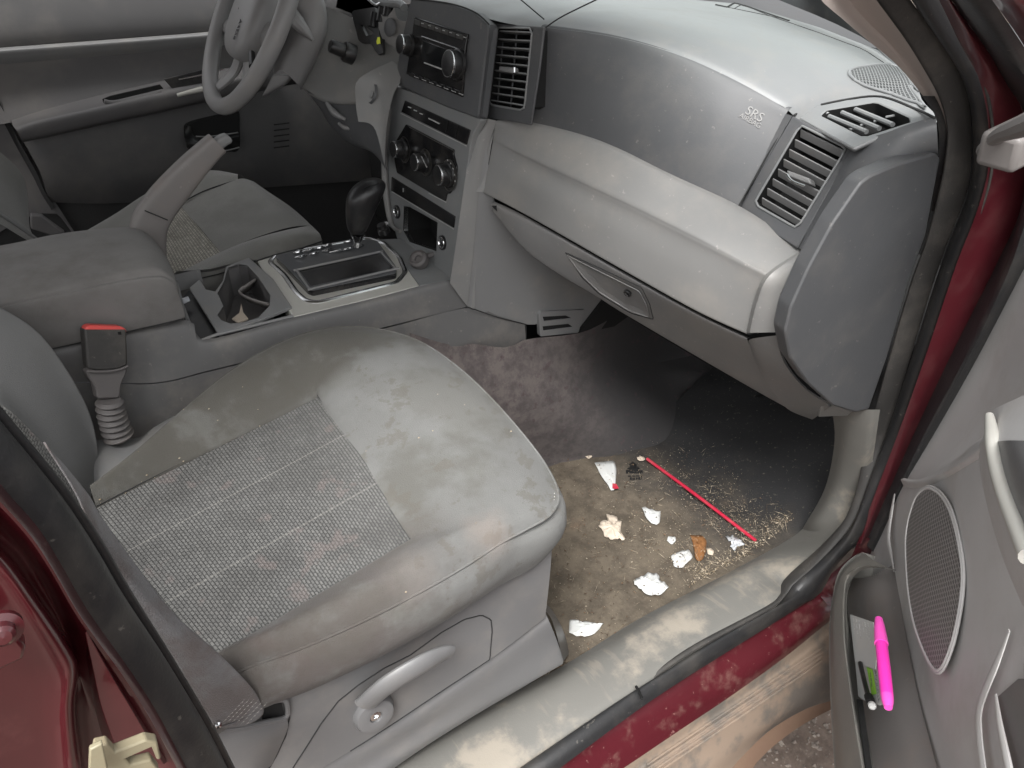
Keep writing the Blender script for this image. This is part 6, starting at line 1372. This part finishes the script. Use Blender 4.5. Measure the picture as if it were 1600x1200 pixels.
crumple('torn_paper', 'tiny cream paper bit right beside the brown leaf', [(1104, 858), (1110, 856), (1116, 862), (1114, 868), (1106, 866)], M['cream_paper'], .003, seed=19)
crumple('torn_paper', 'small tan crumb of paper at the far edge of the mat by the carpet', [(914, 713), (922, 709), (926, 714), (919, 717)], M['cream_paper'], .002, seed=20)
crumple('dead_leaf', 'brown curled dead leaf near the end of the red straw', [(1078, 836), (1084, 838), (1095, 836), (1104, 846), (1103, 862), (1098, 874), (1090, 878), (1086, 872), (1084, 858), (1082, 848)], M['leaf'], .007, 'leaf', 21)
crumple('orange_peel', 'small pale orange chip at the upper end of the red straw', [(995, 715), (1000, 712), (1007, 715), (1008, 719), (1001, 721), (996, 719)], M['cream_paper'], .004, 'food scrap', 22)
crumple('clear_wrapper', 'crinkled clear wrapper by the lower end of the red straw', [(1133, 840), (1146, 838), (1160, 846), (1164, 853), (1152, 855), (1148, 862), (1140, 856), (1143, 849)], M['wrap'], .010, 'wrapper', 24)
st = thing('drinking_straw', 'thin bright red drinking straw lying across the dirty mat', 'straw', A(1095, 780, 'Z', .055))
rail('straw_tube', M['straw'], [A(1011, 717, 'Z', .056), A(1095, 779, 'Z', .057), A(1181, 845, 'Z', .055)], .0036, st, n=14, seg=12)
# crumbs, seeds and dry grass
def scatter(name, m, count, region, smin, smax, long_=.25, z=.052, seed=3):
    R_ = random.Random(seed); bm = bmesh.new(); k = 0
    while k < count:
        x, y, ok = region(R_)
        if not ok: continue
        k += 1
        p = A(x, y, 'Z', z + R_.uniform(-.001, .003)); s_ = R_.uniform(smin, smax) * (R_.random() ** 1.5 + .35)
        a = R_.uniform(0, PI); l_ = s_ * (R_.uniform(4, 11) if R_.random() < long_ else R_.uniform(.8, 1.8)); w_ = s_ * (.28 if l_ > s_ * 3 else .7)
        d = Vector((math.cos(a), math.sin(a), R_.uniform(-.2, .2))); e = Vector((-math.sin(a), math.cos(a), 0)); u_ = Vector((0, 0, w_ * .6))
        v = [bm.verts.new(p + q) for q in (d * l_ / 2, e * w_ / 2, -d * l_ / 2, -e * w_ / 2, u_)]
        for q in ((0, 1, 4), (1, 2, 4), (2, 3, 4), (3, 0, 4)): bm.faces.new([v[i] for i in q])
    me = bpy.data.meshes.new(name); bm.to_mesh(me); bm.free()
    return link(name, me, m, kind='stuff', sharp=10)
def inside_mat(x, y):   # above the sill trim edge, right of the seat
    if x > 1290 or x < 860: return False
    edge = 1040 - (x - 880) * .62 if x < 1130 else 890 - (x - 1130) * (.52 + (x - 1130) / 600)
    return y < edge and y > 700
def reg_dense(R_):
    x, y = R_.gauss(1120, 70), R_.gauss(815, 52); return x, y, inside_mat(x, y) and math.sin(x * .09 + 1) * math.sin(y * .11) + math.sin(x * .031 - y * .05) > R_.uniform(-1.4, 1.2)
def reg_edge(R_):
    x = R_.uniform(1080, 1275); y = (890 - (x - 1130) * (.52 + max(0, x - 1130) / 600)) - abs(R_.gauss(0, 16)) - 2; return x, y, inside_mat(x, y)
def reg_all(R_):
    x, y = R_.uniform(860, 1285), R_.uniform(702, 1030); return x, y, inside_mat(x, y)
def reg_far(R_):
    x, y = R_.uniform(930, 1290), R_.uniform(640, 760); return x, y, y > 700 - (x - 980) * .35
def reg_rail(R_):
    t = R_.random(); x = 885 - t * 250; y = 1035 + t * 118 + R_.gauss(0, 8) - 6; return x, y, True
scatter('crumbs_and_dry_grass', M['crumb'], 1700, reg_dense, .0007, .0028, .3)
scatter('crumbs_by_the_sill', M['crumb'], 650, reg_edge, .0012, .0042, .4, seed=5)
scatter('scattered_crumbs', M['crumb'], 1100, reg_all, .0007, .0022, .25, seed=6)
scatter('dark_crumbs', M['grit'], 1400, reg_all, .001, .004, .1, seed=7)
scatter('far_crumbs', M['crumb'], 260, reg_far, .0008, .0024, .45, z=.06, seed=8)
scatter('grit_by_the_seat_rail', M['grit'], 900, reg_rail, .001, .0035, .2, z=.05, seed=9)
scatter('chaff_by_the_seat_rail', M['crumb'], 500, reg_rail, .001, .0028, .4, z=.055, seed=10)
# small crumbs lying on the cushion
bm = bmesh.new(); R_ = random.Random(4)
for x, y in [(300, 727), (340, 657), (403, 640), (379, 605), (260, 766), (196, 770), (170, 800), (213, 766), (229, 742), (156, 780)] + [(R_.uniform(180, 800), R_.uniform(600, 980)) for _ in range(34)]:
    p = onto(cush, x, y, .0006)
    if (p - A(x, y, 'Z', .47)).length > .12: continue
    s_ = R_.uniform(.0006, .0018); v = [bm.verts.new(p + Vector(q) * s_) for q in ((1, .2, 0), (0, .8, 0), (-1, -.1, 0), (.1, -.9, 0), (0, 0, .7))]
    for q in ((0, 1, 4), (1, 2, 4), (2, 3, 4), (3, 0, 4)): bm.faces.new([v[i] for i in q])
me = bpy.data.meshes.new('seat_crumbs'); bm.to_mesh(me); bm.free(); link('seat_crumbs', me, M['crumb'], kind='stuff')
